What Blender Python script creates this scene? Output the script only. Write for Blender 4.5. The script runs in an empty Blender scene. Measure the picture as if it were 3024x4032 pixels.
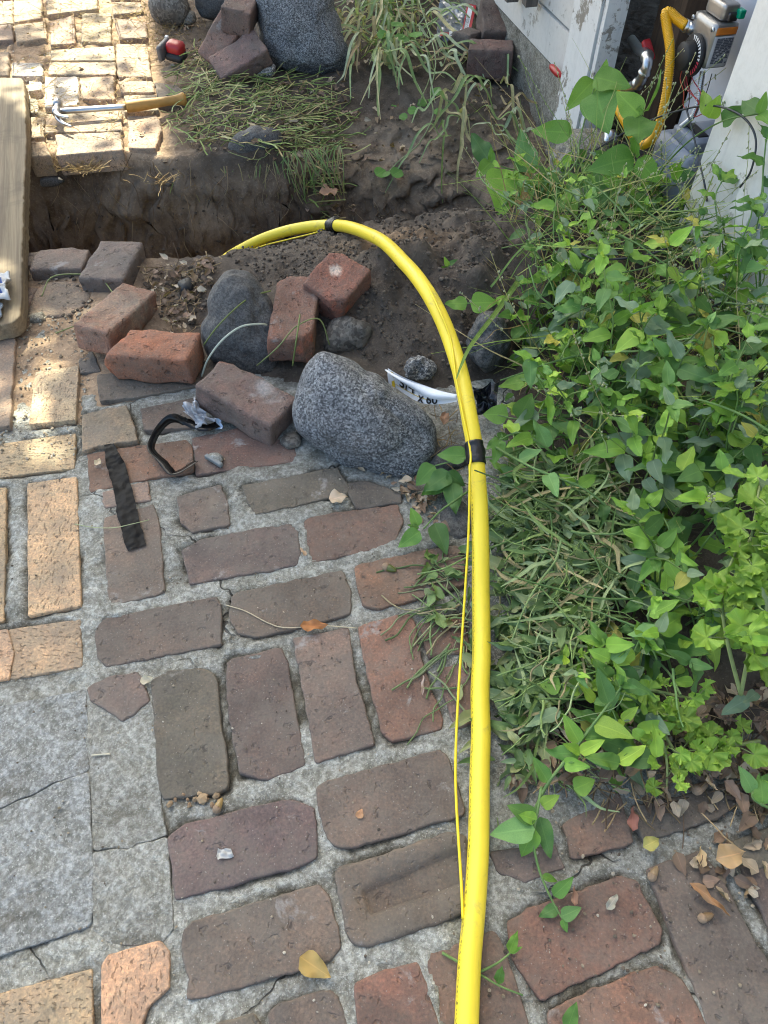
import bpy, bmesh, math, random
import numpy as np
from mathutils import Vector, Matrix, Euler

random.seed(7); rng = np.random.default_rng(7)
sc = bpy.context.scene
col = sc.collection

# ------------------------------------------------------------------ camera
F, HC, PITCH = 2797.0, 1.016, math.radians(37.7)      # focal length in photo pixels, eye height, tilt up from straight down
CP, SP = math.cos(PITCH), math.sin(PITCH)
cam = bpy.data.cameras.new('camera'); co = bpy.data.objects.new('camera', cam); col.objects.link(co)
co.location = (0, 0, HC); co.rotation_euler = (PITCH, 0, 0)
cam.sensor_fit = 'VERTICAL'; cam.sensor_height = 36; cam.lens = 36 * F / 4032
cam.clip_start = .02; cam.clip_end = 400
sc.camera = co

# ------------------------------------------------------------------ sky, sun, exposure
SUN_EL = math.radians(47); SHX, SHY = .25, -1.0         # shadows run toward the viewer and a little right
w = bpy.data.worlds.new('World'); sc.world = w; w.use_nodes = True
wn = w.node_tree; bg = wn.nodes['Background']
sky = wn.nodes.new('ShaderNodeTexSky'); sky.sky_type = 'NISHITA'; sky.sun_disc = False
sky.sun_elevation = SUN_EL; sky.sun_rotation = math.atan2(-SHX, -SHY)
sky.air_density = .82; sky.dust_density = 4.0; sky.ozone_density = .6
wn.links.new(sky.outputs[0], bg.inputs[0]); bg.inputs[1].default_value = .15
sd = bpy.data.lights.new('sun', 'SUN'); so = bpy.data.objects.new('sun', sd); col.objects.link(so)
sd.energy = 5.0; sd.angle = math.radians(.55); sd.color = (1, .90, .74)
k_ = math.hypot(SHX, SHY)
LDIR = Vector((SHX / k_ * math.cos(SUN_EL), SHY / k_ * math.cos(SUN_EL), -math.sin(SUN_EL)))
so.rotation_euler = LDIR.to_track_quat('-Z', 'Y').to_euler(); so.location = (-2, 6, 8)
sc.view_settings.view_transform = 'Standard'; sc.view_settings.look = 'None'
sc.view_settings.gamma = 1; sc.view_settings.use_curve_mapping = False
sc.view_settings.exposure = 1.92
sc.view_settings.use_white_balance = True; sc.view_settings.white_balance_temperature = 6500; sc.view_settings.white_balance_tint = 0
sc.cycles.filter_width = 1.05; sc.cycles.max_bounces = 6; sc.cycles.diffuse_bounces = 3; sc.cycles.glossy_bounces = 3; sc.cycles.transmission_bounces = 4; sc.cycles.transparent_max_bounces = 6
sc.cycles.caustics_reflective = False; sc.cycles.caustics_refractive = False

# ------------------------------------------------------------------ picture point -> place
def ndir(x, y):
    a, b = (x - 1512) / F, -(y - 2016) / F
    return np.array([a, b * CP + SP, b * SP - CP])
def gn(x, y, z=0.):                 # photo pixel (3024 x 4032) -> point at height z
    d = ndir(x, y); return np.array([0, 0, HC]) + d * ((z - HC) / d[2])
DS = 3024 / 1659
def G(x, y, z=0.): return gn(x * DS, y * DS, z)
def px_scale(p):                     # metres per display pixel at a point
    cz = p[1] * SP - (p[2] - HC) * CP
    return cz * DS / F
TILE = {'T0': (0, 0, .60277, .60277), 'T5': (0, 950, .60277, .60277), 'T6': (750, 950, .72333, .72333), 'T1': (0, 1800, .60277, .60277),
        'T2': (900, 1800, .60277, .60277), 'T3': (0, 2600, .60277, .60277), 'T4': (900, 2600, .60277, .60277), 'T8': (0, 3300, .90416, .9037),
        'T7': (1300, 3300, 1.03918, 1.0398), 'T9': (1800, 2700, .73779, .738), 'N': (0, 0, 1, 1), 'D': (0, 0, DS, DS)}
def tp(t, x, y, z=0.):
    ox, oy, a, b = TILE[t]; return gn(ox + x * a, oy + y * b, z)
# wall plane of the house: runs almost along the view, its face turned left
WA = np.array([.432, 2.70]); WU = np.array([.2235, -.9747]); WN = np.array([-.9747, -.2235])
def W(s, z, d=0.): q = WA + WU * s + WN * d; return np.array([q[0], q[1], z])
def wn_px(x, y, d=0.):               # display pixel -> (s, z) on the wall plane moved out by d
    v = ndir(x * DS, y * DS); o = (WA + WN * d) @ WN; t = o / (v[:2] @ WN); p = np.array([0, 0, HC]) + v * t
    return (p[:2] - WA) @ WU, p[2]

def GP(x, y, z):                      # like G, but kept in front of the house wall
    return G(x, y, max(z, wn_px(x, y, .035)[1])) if x > 1150 else G(x, y, z)

# ------------------------------------------------------------------ noise
def _h(i, j, k, s):
    n = (i * 374761393 + j * 668265263 + k * 2147483647 + s * 974634777) & 0xffffffff
    n = ((n ^ (n >> 13)) * 1274126177) & 0xffffffff
    return ((n ^ (n >> 16)) & 0xffff) / 32767.5 - 1
def vn(p, seed=0):
    p = np.asarray(p, float); i = np.floor(p).astype(np.int64); f = p - i; f = f * f * (3 - 2 * f)
    r = 0
    for a in (0, 1):
        for b in (0, 1):
            for c in (0, 1):
                wgt = (f[..., 0] if a else 1 - f[..., 0]) * (f[..., 1] if b else 1 - f[..., 1]) * (f[..., 2] if c else 1 - f[..., 2])
                r = r + wgt * _h(i[..., 0] + a, i[..., 1] + b, i[..., 2] + c, seed)
    return r
def fbm(p, sc_=1., oct=4, seed=0, gain=.5):
    p = np.asarray(p, float) * sc_; r = 0; a = 1
    for o in range(oct): r = r + a * vn(p * 2 ** o + 17.3 * o, seed + o); a *= gain
    return r
def sst(a, b, x): t = np.clip((x - a) / (b - a), 0, 1); return t * t * (3 - 2 * t)
def p3(x, y, z=0.): x = np.asarray(x, float); return np.stack([x, np.asarray(y, float) + 0 * x, np.zeros_like(x) + z], -1)

# ------------------------------------------------------------------ objects
def tag(o, label=None, cat=None, group=None, kind=None):
    if label: o['label'] = label
    if cat: o['category'] = cat
    if group: o['group'] = group
    if kind: o['kind'] = kind
    return o
def link(name, me, parent=None, color=(1, 1, 1)):
    o = bpy.data.objects.new(name, me); col.objects.link(o)
    if parent is not None: o.parent = parent
    o.color = (*color, 1); return o
def empty(name, loc=(0, 0, 0)):
    o = bpy.data.objects.new(name, None); col.objects.link(o); o.location = loc; o.empty_display_size = .05; return o
def mesh(name, v, f, mat, smooth=True, uv=None, vc=None):
    me = bpy.data.meshes.new(name)
    v = np.asarray(v, float)
    me.from_pydata(v.tolist(), [], f if isinstance(f, list) else f.tolist())
    if smooth: me.polygons.foreach_set('use_smooth', [True] * len(me.polygons))
    li = np.empty(len(me.loops), np.int32); me.loops.foreach_get('vertex_index', li)
    if uv is not None:
        l = me.uv_layers.new(name='UVMap'); l.data.foreach_set('uv', np.asarray(uv, np.float32)[li].ravel())
    c = np.ones((len(v), 4), np.float32)
    if vc is not None: c[:, :3] = vc
    a = me.color_attributes.new('col', 'FLOAT_COLOR', 'POINT'); a.data.foreach_set('color', c.ravel())
    if mat: me.materials.append(mat)
    me.update(); return me
class MB:
    def __init__(s): s.v = []; s.f = []; s.uv = []; s.c = []; s.n = 0
    def add(s, v, f, uv=None, c=(1, 1, 1)):
        v = np.asarray(v, float); n = s.n
        s.v.append(v); s.f += [tuple(i + n for i in q) for q in f]
        s.uv.append(np.zeros((len(v), 2)) if uv is None else np.asarray(uv, float))
        c = np.asarray(c, float); s.c.append(np.broadcast_to(c, (len(v), 3)) if c.ndim == 1 else c); s.n += len(v); return s
    def mesh(s, name, mat, smooth=True):
        return mesh(name, np.concatenate(s.v), s.f, mat, smooth, np.concatenate(s.uv), np.concatenate(s.c))
    def obj(s, name, mat, parent=None, smooth=True, color=(1, 1, 1), center=False):
        if center:
            V = np.concatenate(s.v); c0 = V.mean(0); c0[2] = V[:, 2].min(); s.v = [V - c0]
        o = link(name, s.mesh(name, mat, smooth), parent, color)
        if center: o.location = c0
        return o
def smooth_path(P, n=8):
    P = np.asarray(P, float); Q = np.vstack([2 * P[0] - P[1], P, 2 * P[-1] - P[-2]]); out = []
    for i in range(1, len(Q) - 2):
        for t in np.linspace(0, 1, n, endpoint=False):
            a, b, c, d = Q[i - 1], Q[i], Q[i + 1], Q[i + 2]
            out.append(.5 * (2 * b + (c - a) * t + (2 * a - 5 * b + 4 * c - d) * t * t + (3 * b - a - 3 * c + d) * t ** 3))
    out.append(P[-1]); return np.array(out)
def frames(P):
    T = np.gradient(P, axis=0); T /= np.linalg.norm(T, axis=1)[:, None] + 1e-12
    u = np.cross(T[0], [0, 0, 1.]); u = u if np.linalg.norm(u) > .1 else np.cross(T[0], [0, 1., 0]); u /= np.linalg.norm(u)
    U = [u]
    for t in T[1:]:
        u = u - t * (u @ t); u /= np.linalg.norm(u) + 1e-12; U.append(u)
    U = np.array(U); return T, U, np.cross(T, U)
def tube(P, r, n=8, cap=True):
    P = np.asarray(P, float); m = len(P); r = np.broadcast_to(np.asarray(r, float), (m,))
    T, U, V = frames(P); a = np.arange(n) * 2 * math.pi / n
    v = P[:, None] + r[:, None, None] * (np.cos(a)[None, :, None] * U[:, None] + np.sin(a)[None, :, None] * V[:, None])
    L = np.concatenate([[0], np.cumsum(np.linalg.norm(np.diff(P, axis=0), axis=1))])
    uv = np.stack([np.repeat(L, n), np.tile(np.arange(n) / n, m)], 1)
    f = [(i * n + j, i * n + (j + 1) % n, (i + 1) * n + (j + 1) % n, (i + 1) * n + j) for i in range(m - 1) for j in range(n)]
    if cap: f += [tuple(range(n))[::-1], tuple((m - 1) * n + j for j in range(n))]
    return v.reshape(-1, 3), f, uv
def ribbon(P, wd, up=(0, 0, 1), curl=0.):
    P = np.asarray(P, float); m = len(P); wd = np.broadcast_to(np.asarray(wd, float), (m,))
    T = np.gradient(P, axis=0); T /= np.linalg.norm(T, axis=1)[:, None] + 1e-12
    up = np.broadcast_to(np.asarray(up, float), (m, 3)); S = np.cross(T, up); S /= np.linalg.norm(S, axis=1)[:, None] + 1e-12
    N = np.cross(S, T)
    v = np.stack([P - S * wd[:, None] / 2 + N * (curl * wd)[:, None], P, P + S * wd[:, None] / 2 + N * (curl * wd)[:, None]], 1).reshape(-1, 3)
    f = []
    for i in range(m - 1): f += [(3 * i, 3 * i + 1, 3 * i + 4, 3 * i + 3), (3 * i + 1, 3 * i + 2, 3 * i + 5, 3 * i + 4)]
    uv = np.stack([np.repeat(np.linspace(0, 1, m), 3), np.tile([0, .5, 1], m)], 1)
    return v, f, uv
def gridf(nu, nv): return [(i * nv + j, i * nv + j + 1, (i + 1) * nv + j + 1, (i + 1) * nv + j) for i in range(nu - 1) for j in range(nv - 1)]
def cubegrid(n):                      # a cube of +-1 with n cells a side, welded
    vs = {}; V = []; Fc = []
    def vid(p):
        k = tuple(np.round(p, 5))
        if k not in vs: vs[k] = len(V); V.append(k)
        return vs[k]
    for ax in range(3):
        for sg in (-1, 1):
            b, c = (ax + 1) % 3, (ax + 2) % 3; nb, nc = n[b], n[c]
            for i in range(nb):
                for j in range(nc):
                    q = []
                    for (di, dj) in ((0, 0), (1, 0), (1, 1), (0, 1)):
                        p = [0, 0, 0]; p[ax] = sg; p[b] = -1 + 2 * (i + di) / nb; p[c] = -1 + 2 * (j + dj) / nc; q.append(vid(p))
                    Fc.append(tuple(q if sg > 0 else q[::-1]))
    return np.array(V, float), Fc
def rough_box(dims, seed=0, bev=.006, amp=.002, n=(16, 8, 6), chips=(), fs=30):
    v, f = cubegrid(n); h = np.array(dims) / 2; p = v * h
    q = np.clip(p, -(h - bev), h - bev); d = p - q; L = np.linalg.norm(d, axis=1)[:, None]
    p = q + np.where(L > 1e-9, d / np.maximum(L, 1e-9) * np.minimum(L, bev), 0)
    nn = v / np.linalg.norm(v, axis=1)[:, None]
    p = p + nn * (fbm(p + seed * 3.7, fs, 4, seed) * amp)[:, None]
    for (nx, ny, nz, off) in chips:
        c = np.array([nx, ny, nz], float); c /= np.linalg.norm(c); e = p @ c - off - fbm(p + seed, 60, 3, seed + 9) * .004
        p = p - np.maximum(e, 0)[:, None] * c
    return p, f
_ico = {}
def ico(sub):
    if sub not in _ico:
        b = bmesh.new(); bmesh.ops.create_icosphere(b, subdivisions=sub, radius=1)
        _ico[sub] = (np.array([v.co[:] for v in b.verts]), [tuple(v.index for v in f_.verts) for f_ in b.faces]); b.free()
    return _ico[sub]
def xf(v, R, t): return v @ np.asarray(R).T + np.asarray(t)
def rotz(a): c, s = math.cos(a), math.sin(a); return np.array([[c, -s, 0], [s, c, 0], [0, 0, 1]])
def eul(x, y, z): return np.array(Euler((x, y, z)).to_matrix())
def basis(d, up):                     # columns: along d, side, up-ish
    d = np.asarray(d, float); d = d / (np.linalg.norm(d) + 1e-12); s = np.cross(up, d); s /= np.linalg.norm(s) + 1e-12
    return np.stack([d, s, np.cross(d, s)], 1)

# ------------------------------------------------------------------ materials
class N:
    def __init__(s, name):
        s.m = bpy.data.materials.new(name); s.m.use_nodes = True; s.t = s.m.node_tree; s.t.nodes.clear()
        s.out = s.t.nodes.new('ShaderNodeOutputMaterial')
    def n(s, typ, ins=None, **kw):
        x = s.t.nodes.new('ShaderNode' + typ)
        for k, v in kw.items(): setattr(x, k, v)
        for k, v in (ins or {}).items(): s.set(x.inputs[k], v)
        return x
    def set(s, sock, v):
        if isinstance(v, bpy.types.NodeSocket): s.t.links.new(v, sock)
        elif isinstance(v, bpy.types.Node): s.t.links.new(v.outputs[0], sock)
        else:
            if sock.type == 'RGBA' and len(v) == 3: v = (*v, 1)
            sock.default_value = v
    def coord(s, kind='Object', rnd=False, scale=(1, 1, 1)):
        c = s.n('TexCoord').outputs[kind]
        if rnd:
            r = s.n('ObjectInfo').outputs['Random']; r = s.n('Math', {0: r, 1: 57.0}, operation='MULTIPLY')
            c = s.n('VectorMath', {0: c, 1: r}, operation='ADD').outputs[0]
        if scale != (1, 1, 1): c = s.n('VectorMath', {0: c, 1: scale}, operation='MULTIPLY').outputs[0]
        return c
    def noise(s, c, scale, detail=4, rough=.55, dist=0.): return s.n('TexNoise', {'Vector': c, 'Scale': scale, 'Detail': detail, 'Roughness': rough, 'Distortion': dist}).outputs[0]
    def voro(s, c, scale, feature='F1', out=0, rnd=1.): return s.n('TexVoronoi', {'Vector': c, 'Scale': scale, 'Randomness': rnd}, feature=feature).outputs[out]
    def step(s, v, a, b, lo=0., hi=1.): return s.n('MapRange', {0: v, 1: a, 2: b, 3: lo, 4: hi}, interpolation_type='SMOOTHSTEP').outputs[0]
    def mix(s, f, a, b, mode='MIX'):
        x = s.n('Mix', None, data_type='RGBA', blend_type=mode); s.set(x.inputs[0], f); s.set(x.inputs[6], a); s.set(x.inputs[7], b); return x.outputs[2]
    def math(s, op, a, b=0.): return s.n('Math', {0: a, 1: b}, operation=op).outputs[0]
    def bump(s, h, st=.5, dist=.002, nrm=None):
        i = {'Height': h, 'Strength': st, 'Distance': dist}
        if nrm is not None: i['Normal'] = nrm
        return s.n('Bump', i).outputs[0]
    def bsdf(s, **kw):
        b = s.n('BsdfPrincipled')
        for k, v in kw.items(): s.set(b.inputs[k.replace('_', ' ')], v)
        s.t.links.new(b.outputs[0], s.out.inputs[0]); return b
    def objcol(s): return s.n('ObjectInfo').outputs['Color']
    def att(s): return s.n('Attribute', attribute_name='col').outputs['Color']

def m_brick(name, pits=(1, 1, 1), pit=.0, lime=.60, rough_bump=1.):
    m = N(name); c = m.coord(rnd=True); b = m.mix(1., m.objcol(), m.att(), 'MULTIPLY')
    big = m.noise(c, 9, 4, .6); med = m.noise(c, 42, 5, .62); fine = m.noise(c, 260, 3, .6)
    k = m.mix(m.step(big, .35, .68), m.mix(1., b, (.60, .62, .66), 'MULTIPLY'), m.mix(1., b, (1.28, 1.18, 1.12), 'MULTIPLY'))
    k = m.mix(m.step(med, .38, .70, 0, .75), k, m.mix(1., b, (.78, .86, .92), 'MULTIPLY'))
    k = m.mix(m.step(fine, .45, .70, 0, .75), k, m.mix(1., k, (1.7, 1.6, 1.5), 'MULTIPLY')); k = m.mix(m.step(fine, .28, .44, .7, 0), k, m.mix(1., k, (.5, .5, .5), 'MULTIPLY'))
    gd = m.noise(c, 11, 6, .75); k = m.mix(m.step(gd, .36, .72, .18, .62), k, (.185, .160, .132)); dust = m.noise(c, 16, 6, .7, .4); k = m.mix(m.step(dust, lime, lime + .13, 0, .8), k, (.32, .30, .28))
    sp = m.voro(c, 150); k = m.mix(m.step(sp, .08, .15, .5, 0.), k, (.34, .31, .27))
    dk = m.noise(c, 70, 2, .5); k = m.mix(m.step(dk, .69, .76, 0, .7), k, (.035, .028, .025))
    st = m.noise(c, 6.5, 5, .7, .6); k = m.mix(m.step(st, .60, .72, 0, .5), k, (.07, .06, .05))
    lo_ = m.noise(c, 24, 3, .6); h = m.math('ADD', m.math('ADD', m.math('MULTIPLY', med, .8), m.math('MULTIPLY', fine, .5)), m.math('MULTIPLY', lo_, 1.2)); h = m.math('SUBTRACT', h, m.math('MULTIPLY', m.step(dk, .62, .70), .6))
    if pit:
        cp = m.coord(rnd=True, scale=pits); pn = m.noise(cp, 1, 3, .6); pm = m.step(pn, .585, .65)
        k = m.mix(m.math('MULTIPLY', pm, pit), k, (.10, .065, .035)); h = m.math('SUBTRACT', h, m.math('MULTIPLY', pm, .7))
    m.bsdf(Base_Color=k, Roughness=.88, Normal=m.bump(h, .85 * rough_bump, .003)); return m.m
M_BRICK = m_brick('brick_clay'); M_YEL = m_brick('yellow_brick_clay', (90, 240, 90), .5, .76); M_YELV = m_brick('yellow_brick_clay_upright', (240, 90, 90), .5, .76); M_PAVER = m_brick('pale_brick_clay', (130, 130, 90), .55, .62)
M_LOOSE = m_brick('loose_brick_clay', lime=.60, rough_bump=2.2)

def m_mortar(name, a, b, spk, crack=True):
    m = N(name); c = m.coord()
    n1 = m.noise(c, 7, 5, .65); n2 = m.noise(c, 48, 5, .7); n3 = m.noise(c, 330, 3, .6)
    k = m.mix(m.step(n1, .3, .7), a, b); n5 = m.noise(c, 26, 6, .72, .5); k = m.mix(m.step(n2, .45, .72, 0, .5), k, m.mix(1., k, (.62, .61, .58), 'MULTIPLY')); k = m.mix(m.step(n5, .38, .62), m.mix(1., k, (.72, .70, .64), 'MULTIPLY'), m.mix(1., k, (1.16, 1.16, 1.15), 'MULTIPLY'))
    n4 = m.noise(c, 130, 4, .7); k = m.mix(m.step(n4, .40, .62), m.mix(1., k, (.70, .69, .66), 'MULTIPLY'), m.mix(1., k, (1.22, 1.22, 1.2), 'MULTIPLY')); k = m.mix(m.step(n3, .55, .68, 0, spk), k, (.66, .65, .61)); k = m.mix(m.step(n3, .30, .42, spk, 0), k, (.05, .047, .04))
    v = m.voro(c, 210); k = m.mix(m.step(v, .1, .2, spk * .8, 0), k, (.66, .65, .62))
    k = m.mix(m.step(m.noise(c, 13, 6, .78, .6), .53, .66, 0, .65), k, (.11, .096, .072))
    k = m.mix(1., k, m.att(), 'MULTIPLY')
    h = m.math('ADD', m.math('ADD', m.math('MULTIPLY', n2, .9), m.math('MULTIPLY', n5, 1.8)), m.math('MULTIPLY', n3, .45))
    if crack:
        wv = m.n('VectorMath', {0: c, 1: m.n('VectorMath', {0: m.n('TexNoise', {'Vector': c, 'Scale': 22.}).outputs[1], 1: (.07, .07, .07)}, operation='MULTIPLY').outputs[0]}, operation='ADD').outputs[0]
        e = m.voro(wv, 3.2, 'DISTANCE_TO_EDGE'); ck = m.math('MULTIPLY', m.step(e, .002, .006, 1., 0.), m.step(m.noise(c, 4, 2), .50, .58))
        k = m.mix(m.math('MULTIPLY', ck, .85), k, (.03, .026, .02)); h = m.math('SUBTRACT', h, m.math('MULTIPLY', ck, 1.5))
    m.bsdf(Base_Color=k, Roughness=.93, Normal=m.bump(h, 1., .0045)); return m.m
M_MORTAR = m_mortar('mortar', (.345, .345, .322), (.245, .244, .226), .36)
M_SLAB = m_mortar('pebbled_concrete', (.315, .322, .322), (.245, .252, .254), .42, False)
M_PATCH = m_mortar('cement_patch', (.355, .354, .334), (.265, .265, .25), .32, False)
M_FOUND = m_mortar('foundation_concrete', (.30, .28, .24), (.20, .19, .165), .4)

def m_soil():
    m = N('soil'); c = m.coord(); g = m.n('NewGeometry').outputs['Position']
    n1 = m.noise(c, 3.2, 5, .65); n2 = m.noise(c, 26, 6, .7); n3 = m.noise(c, 150, 4, .65)
    k = m.mix(m.step(n1, .35, .66), (.078, .060, .045), (.128, .104, .081))
    k = m.mix(m.step(n2, .42, .66, 0, .8), k, m.mix(1., k, (.55, .52, .5), 'MULTIPLY'))
    k = m.mix(m.step(n3, .5, .75, 0, .6), k, (.17, .14, .105)); k = m.mix(m.step(m.voro(c, 120), .05, .11, .7, 0), k, (.30, .26, .2))
    s = m.att(); k = m.mix(1., k, s, 'MULTIPLY')
    h = m.math('ADD', n2, m.math('MULTIPLY', n3, .45))
    m.bsdf(Base_Color=k, Roughness=.97, Normal=m.bump(h, .9, .008)); return m.m
M_SOIL = m_soil()
def m_rock(name, dark, light, spk, scale=1., base=None):
    m = N(name); c = m.coord(rnd=True)
    wc = m.n('VectorMath', {0: c, 1: m.n('VectorMath', {0: m.n('TexNoise', {'Vector': c, 'Scale': 160. * scale, 'Detail': 3.}).outputs[1], 1: (.009, .009, .009)}, operation='MULTIPLY').outputs[0]}, operation='ADD').outputs[0]
    n1 = m.n('SeparateColor', {0: m.voro(wc, 150 * scale, 'F1', 1)}).outputs[0]; n2 = m.noise(c, 60 * scale, 4, .6); n3 = m.noise(c, 7, 4, .6)
    k = m.mix(m.step(n1, .30, .62), dark, light); k = m.mix(m.math('MULTIPLY', m.step(n1, .80, .84), spk), k, m.mix(1., light, (1.9, 1.9, 1.85), 'MULTIPLY')); k = m.mix(m.step(n2, .52, .62, 0, .5), k, m.mix(1., k, (.6, .6, .62), 'MULTIPLY'))
    k = m.mix(m.step(n3, .40, .66, 0, .6), k, m.mix(1., k, (.55, .56, .6), 'MULTIPLY'))
    k = m.mix(m.step(m.noise(c, 5, 5, .7, .5), .55, .70, 0, .55), k, (.13, .11, .085))
    m.bsdf(Base_Color=k, Roughness=.75, Normal=m.bump(m.math('ADD', n1, m.noise(c, 30, 4, .6)), .5, .0025)); return m.m
M_GRAN = m_rock('granite', (.055, .057, .062), (.235, .24, .245), .7, 2.6)
M_DARKROCK = m_rock('dark_river_stone', (.068, .066, .063), (.125, .122, .117), .2, 2.4)
M_PALEROCK = m_rock('pale_granite', (.10, .10, .10), (.38, .37, .35), .7, 2.2)
M_BROWNROCK = m_rock('brown_stone', (.11, .095, .078), (.20, .18, .15), .3)

def m_leaf(name, tr=.25, spots=.0, gloss=.38):
    m = N(name); b = m.mix(1., m.objcol(), m.att(), 'MULTIPLY'); uv = m.n('TexCoord').outputs['UV']
    sx = m.n('SeparateXYZ', {0: uv}); v = m.math('ABSOLUTE', m.math('SUBTRACT', sx.outputs[1], .5))
    rib = m.step(v, .012, .045, .8, 0); ve = m.n('TexWave', {'Vector': m.n('CombineXYZ', {0: 0., 1: v}), 'Scale': 12., 'Distortion': 0.}, bands_direction='Y').outputs[1]
    c = m.coord(rnd=True); k = m.mix(m.step(m.noise(c, 45, 4, .6), .3, .7), m.mix(1., b, (.72, .78, .72), 'MULTIPLY'), m.mix(1., b, (1.25, 1.16, 1.1), 'MULTIPLY'))
    k = m.mix(rib, k, m.mix(1., b, (1.7, 1.5, 1.5), 'MULTIPLY')); k = m.mix(m.math('MULTIPLY', ve, .22), k, m.mix(1., k, (1.4, 1.3, 1.3), 'MULTIPLY'))
    if spots: k = m.mix(m.step(m.noise(c, 90, 2), .68, .74, 0, spots), k, (.35, .30, .12))
    bf = m.n('NewGeometry').outputs['Backfacing']; k = m.mix(m.math('MULTIPLY', bf, .5), k, m.mix(1., b, (1.3, 1.3, 1.45), 'MULTIPLY'))
    p = m.n('BsdfPrincipled'); m.set(p.inputs['Base Color'], k); m.set(p.inputs['Roughness'], gloss + .12); m.set(p.inputs['Specular IOR Level'], .32)
    m.set(p.inputs['Normal'], m.bump(m.math('ADD', ve, m.noise(c, 160, 2)), .2, .001))
    t = m.n('BsdfTranslucent', {0: m.mix(1., k, (1.25, 1.5, .55), 'MULTIPLY')}); x = m.n('MixShader', {0: tr, 1: p, 2: t})
    m.t.links.new(x.outputs[0], m.out.inputs[0]); return m.m
M_LEAF = m_leaf('leaf', .20, .35); M_DRY = m_leaf('dry_leaf', .12, 0, .6)
def m_plain(name, c, rough=.5, metal=0., bump=0., scale=80, var=.25, spec=.5, coat=0., use_att=False):
    m = N(name); o = m.coord(); k = m.mix(1., c, m.att(), 'MULTIPLY') if use_att else c
    n1 = m.noise(o, scale * .12, 5, .65)
    k = m.mix(m.step(n1, .35, .7, 0, 1), m.mix(1., k, (1 - var,) * 3, 'MULTIPLY'), k)
    kw = {}
    if bump: kw['Normal'] = m.bump(m.noise(o, scale, 4, .6), bump, .002)
    m.bsdf(Base_Color=k, Roughness=rough, Metallic=metal, Specular_IOR_Level=spec, Coat_Weight=coat, **kw); return m.m
def m_wood(name, a, b, sc_=(6, 90, 90), dirt=.5):
    m = N(name); c = m.coord(scale=sc_); n1 = m.noise(c, 1, 5, .65, .6); c2 = m.coord(); n2 = m.noise(c2, 5, 5, .7, .4)
    k = m.mix(m.step(n1, .3, .7), a, b); k = m.mix(m.step(n2, .52, .72, 0, dirt), k, m.mix(1., a, (.42, .41, .42), 'MULTIPLY'))
    m.bsdf(Base_Color=k, Roughness=.8, Normal=m.bump(n1, .5, .0015)); return m.m
def m_paint(name, a, wear=.6, under=(.16, .12, .08), lo=.62):
    m = N(name); c = m.coord(); n = m.noise(c, 9, 6, .72, .5); n2 = m.noise(c, 60, 5, .7); c3 = m.coord(scale=(70, 70, 5)); g = m.noise(c3, 1, 4, .6)
    k = m.mix(m.step(n2, .4, .8, 0, .35), a, m.mix(1., a, (.72, .71, .68), 'MULTIPLY'))
    k = m.mix(m.step(g, .5, .75, 0, .25), k, m.mix(1., a, (.7, .7, .7), 'MULTIPLY'))
    k = m.mix(m.step(m.math('ADD', m.math('MULTIPLY', n, .75), m.math('MULTIPLY', n2, .25)), lo, lo + .05, 0, wear), k, under)
    m.bsdf(Base_Color=k, Roughness=.55, Normal=m.bump(m.math('ADD', g, n2), .3, .0015)); return m.m
# ================================================================== GROUND with the dug trench
def lerp1(x, xs, ys): return np.interp(x, xs, ys)
def near_lip(X): return lerp1(X, [-2, -.9, -.6, -.35, -.1, .2, .5, .8], [1.60, 1.60, 1.60, 1.60, 1.66, 1.72, 1.80, 1.86])
def far_lip(X): return lerp1(X, [-2, -.72, -.6, -.3, -.1, .1, .3, .45, .6], [2.15, 2.15, 2.13, 2.15, 2.20, 2.20, 2.16, 2.10, 2.0])
def hfun(X, Y, noise=True):
    P = p3(X, Y)
    n1 = fbm(P, 2.2, 4, 3); n2 = fbm(P, 14, 4, 8); n3 = fbm(P, 60, 2, 5)
    h = np.full_like(X, -.04)
    # sandy joint soil of the dug part of the patio, soil round the loose bricks and rocks
    z1 = sst(.90, 1.06, Y + .12 * sst(-.62, -.4, X) * -1 + .02 * n2); h = h + z1 * .0440
    # planting bed on the right
    bx = X - (.165 + .10 * sst(.9, 1.3, Y)) + .02 * n2; by = Y - (.25 + .2 * (X - .17)) + .02 * n2
    bed = sst(0, .10, bx) * sst(0, .10, by); h = np.maximum(h, -.04 + bed * (.055 + .03 * sst(.2, .6, X)))
    # mound of spoil on the near side of the trench
    d = ((X - .15) / .36) ** 2 + ((Y - 1.46) / .23) ** 2; mound = np.exp(-d * 1.1)
    d2 = ((X - .45) / .38) ** 2 + ((Y - 1.55) / .30) ** 2; mound2 = np.exp(-d2 * 1.2)
    h = h + .105 * mound * (1 + .25 * n2) + .05 * mound2
    h = h + .03 * np.exp(-(((X + .22) / .2) ** 2 + ((Y - 1.36) / .12) ** 2))
    # far ground beyond the trench: bank slopes up to the boulder
    back = sst(2.0, 2.25, Y); rx = sst(-.38, -.1, X)
    bank = -.015 - rx * .125 * sst(2.62, 2.22, Y) * (1 + .2 * n1)
    h = h * (1 - back) + back * bank
    if noise: h = h + z1 * (.006 * n2 + .003 * n3) * (1 + mound * 1.6 + back * .6)
    # trench
    nl, fl = near_lip(X) + .02 * n2, far_lip(X) + .02 * n1 + .014 * n2
    inn = sst(nl - .015, nl + .05, Y) * (1 - sst(fl - .13 - .05 * n1 - .07 * rx, fl + .02 + .09 * rx, Y)) * (1 - sst(.42, .62, X + .03 * n2))
    fl_ = -.43 + .05 * n1 + .02 * n2
    h = h * (1 - inn) + inn * fl_ + (.012 * n2 + .004 * n3) * inn * (1 - inn) * 4
    return h
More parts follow.
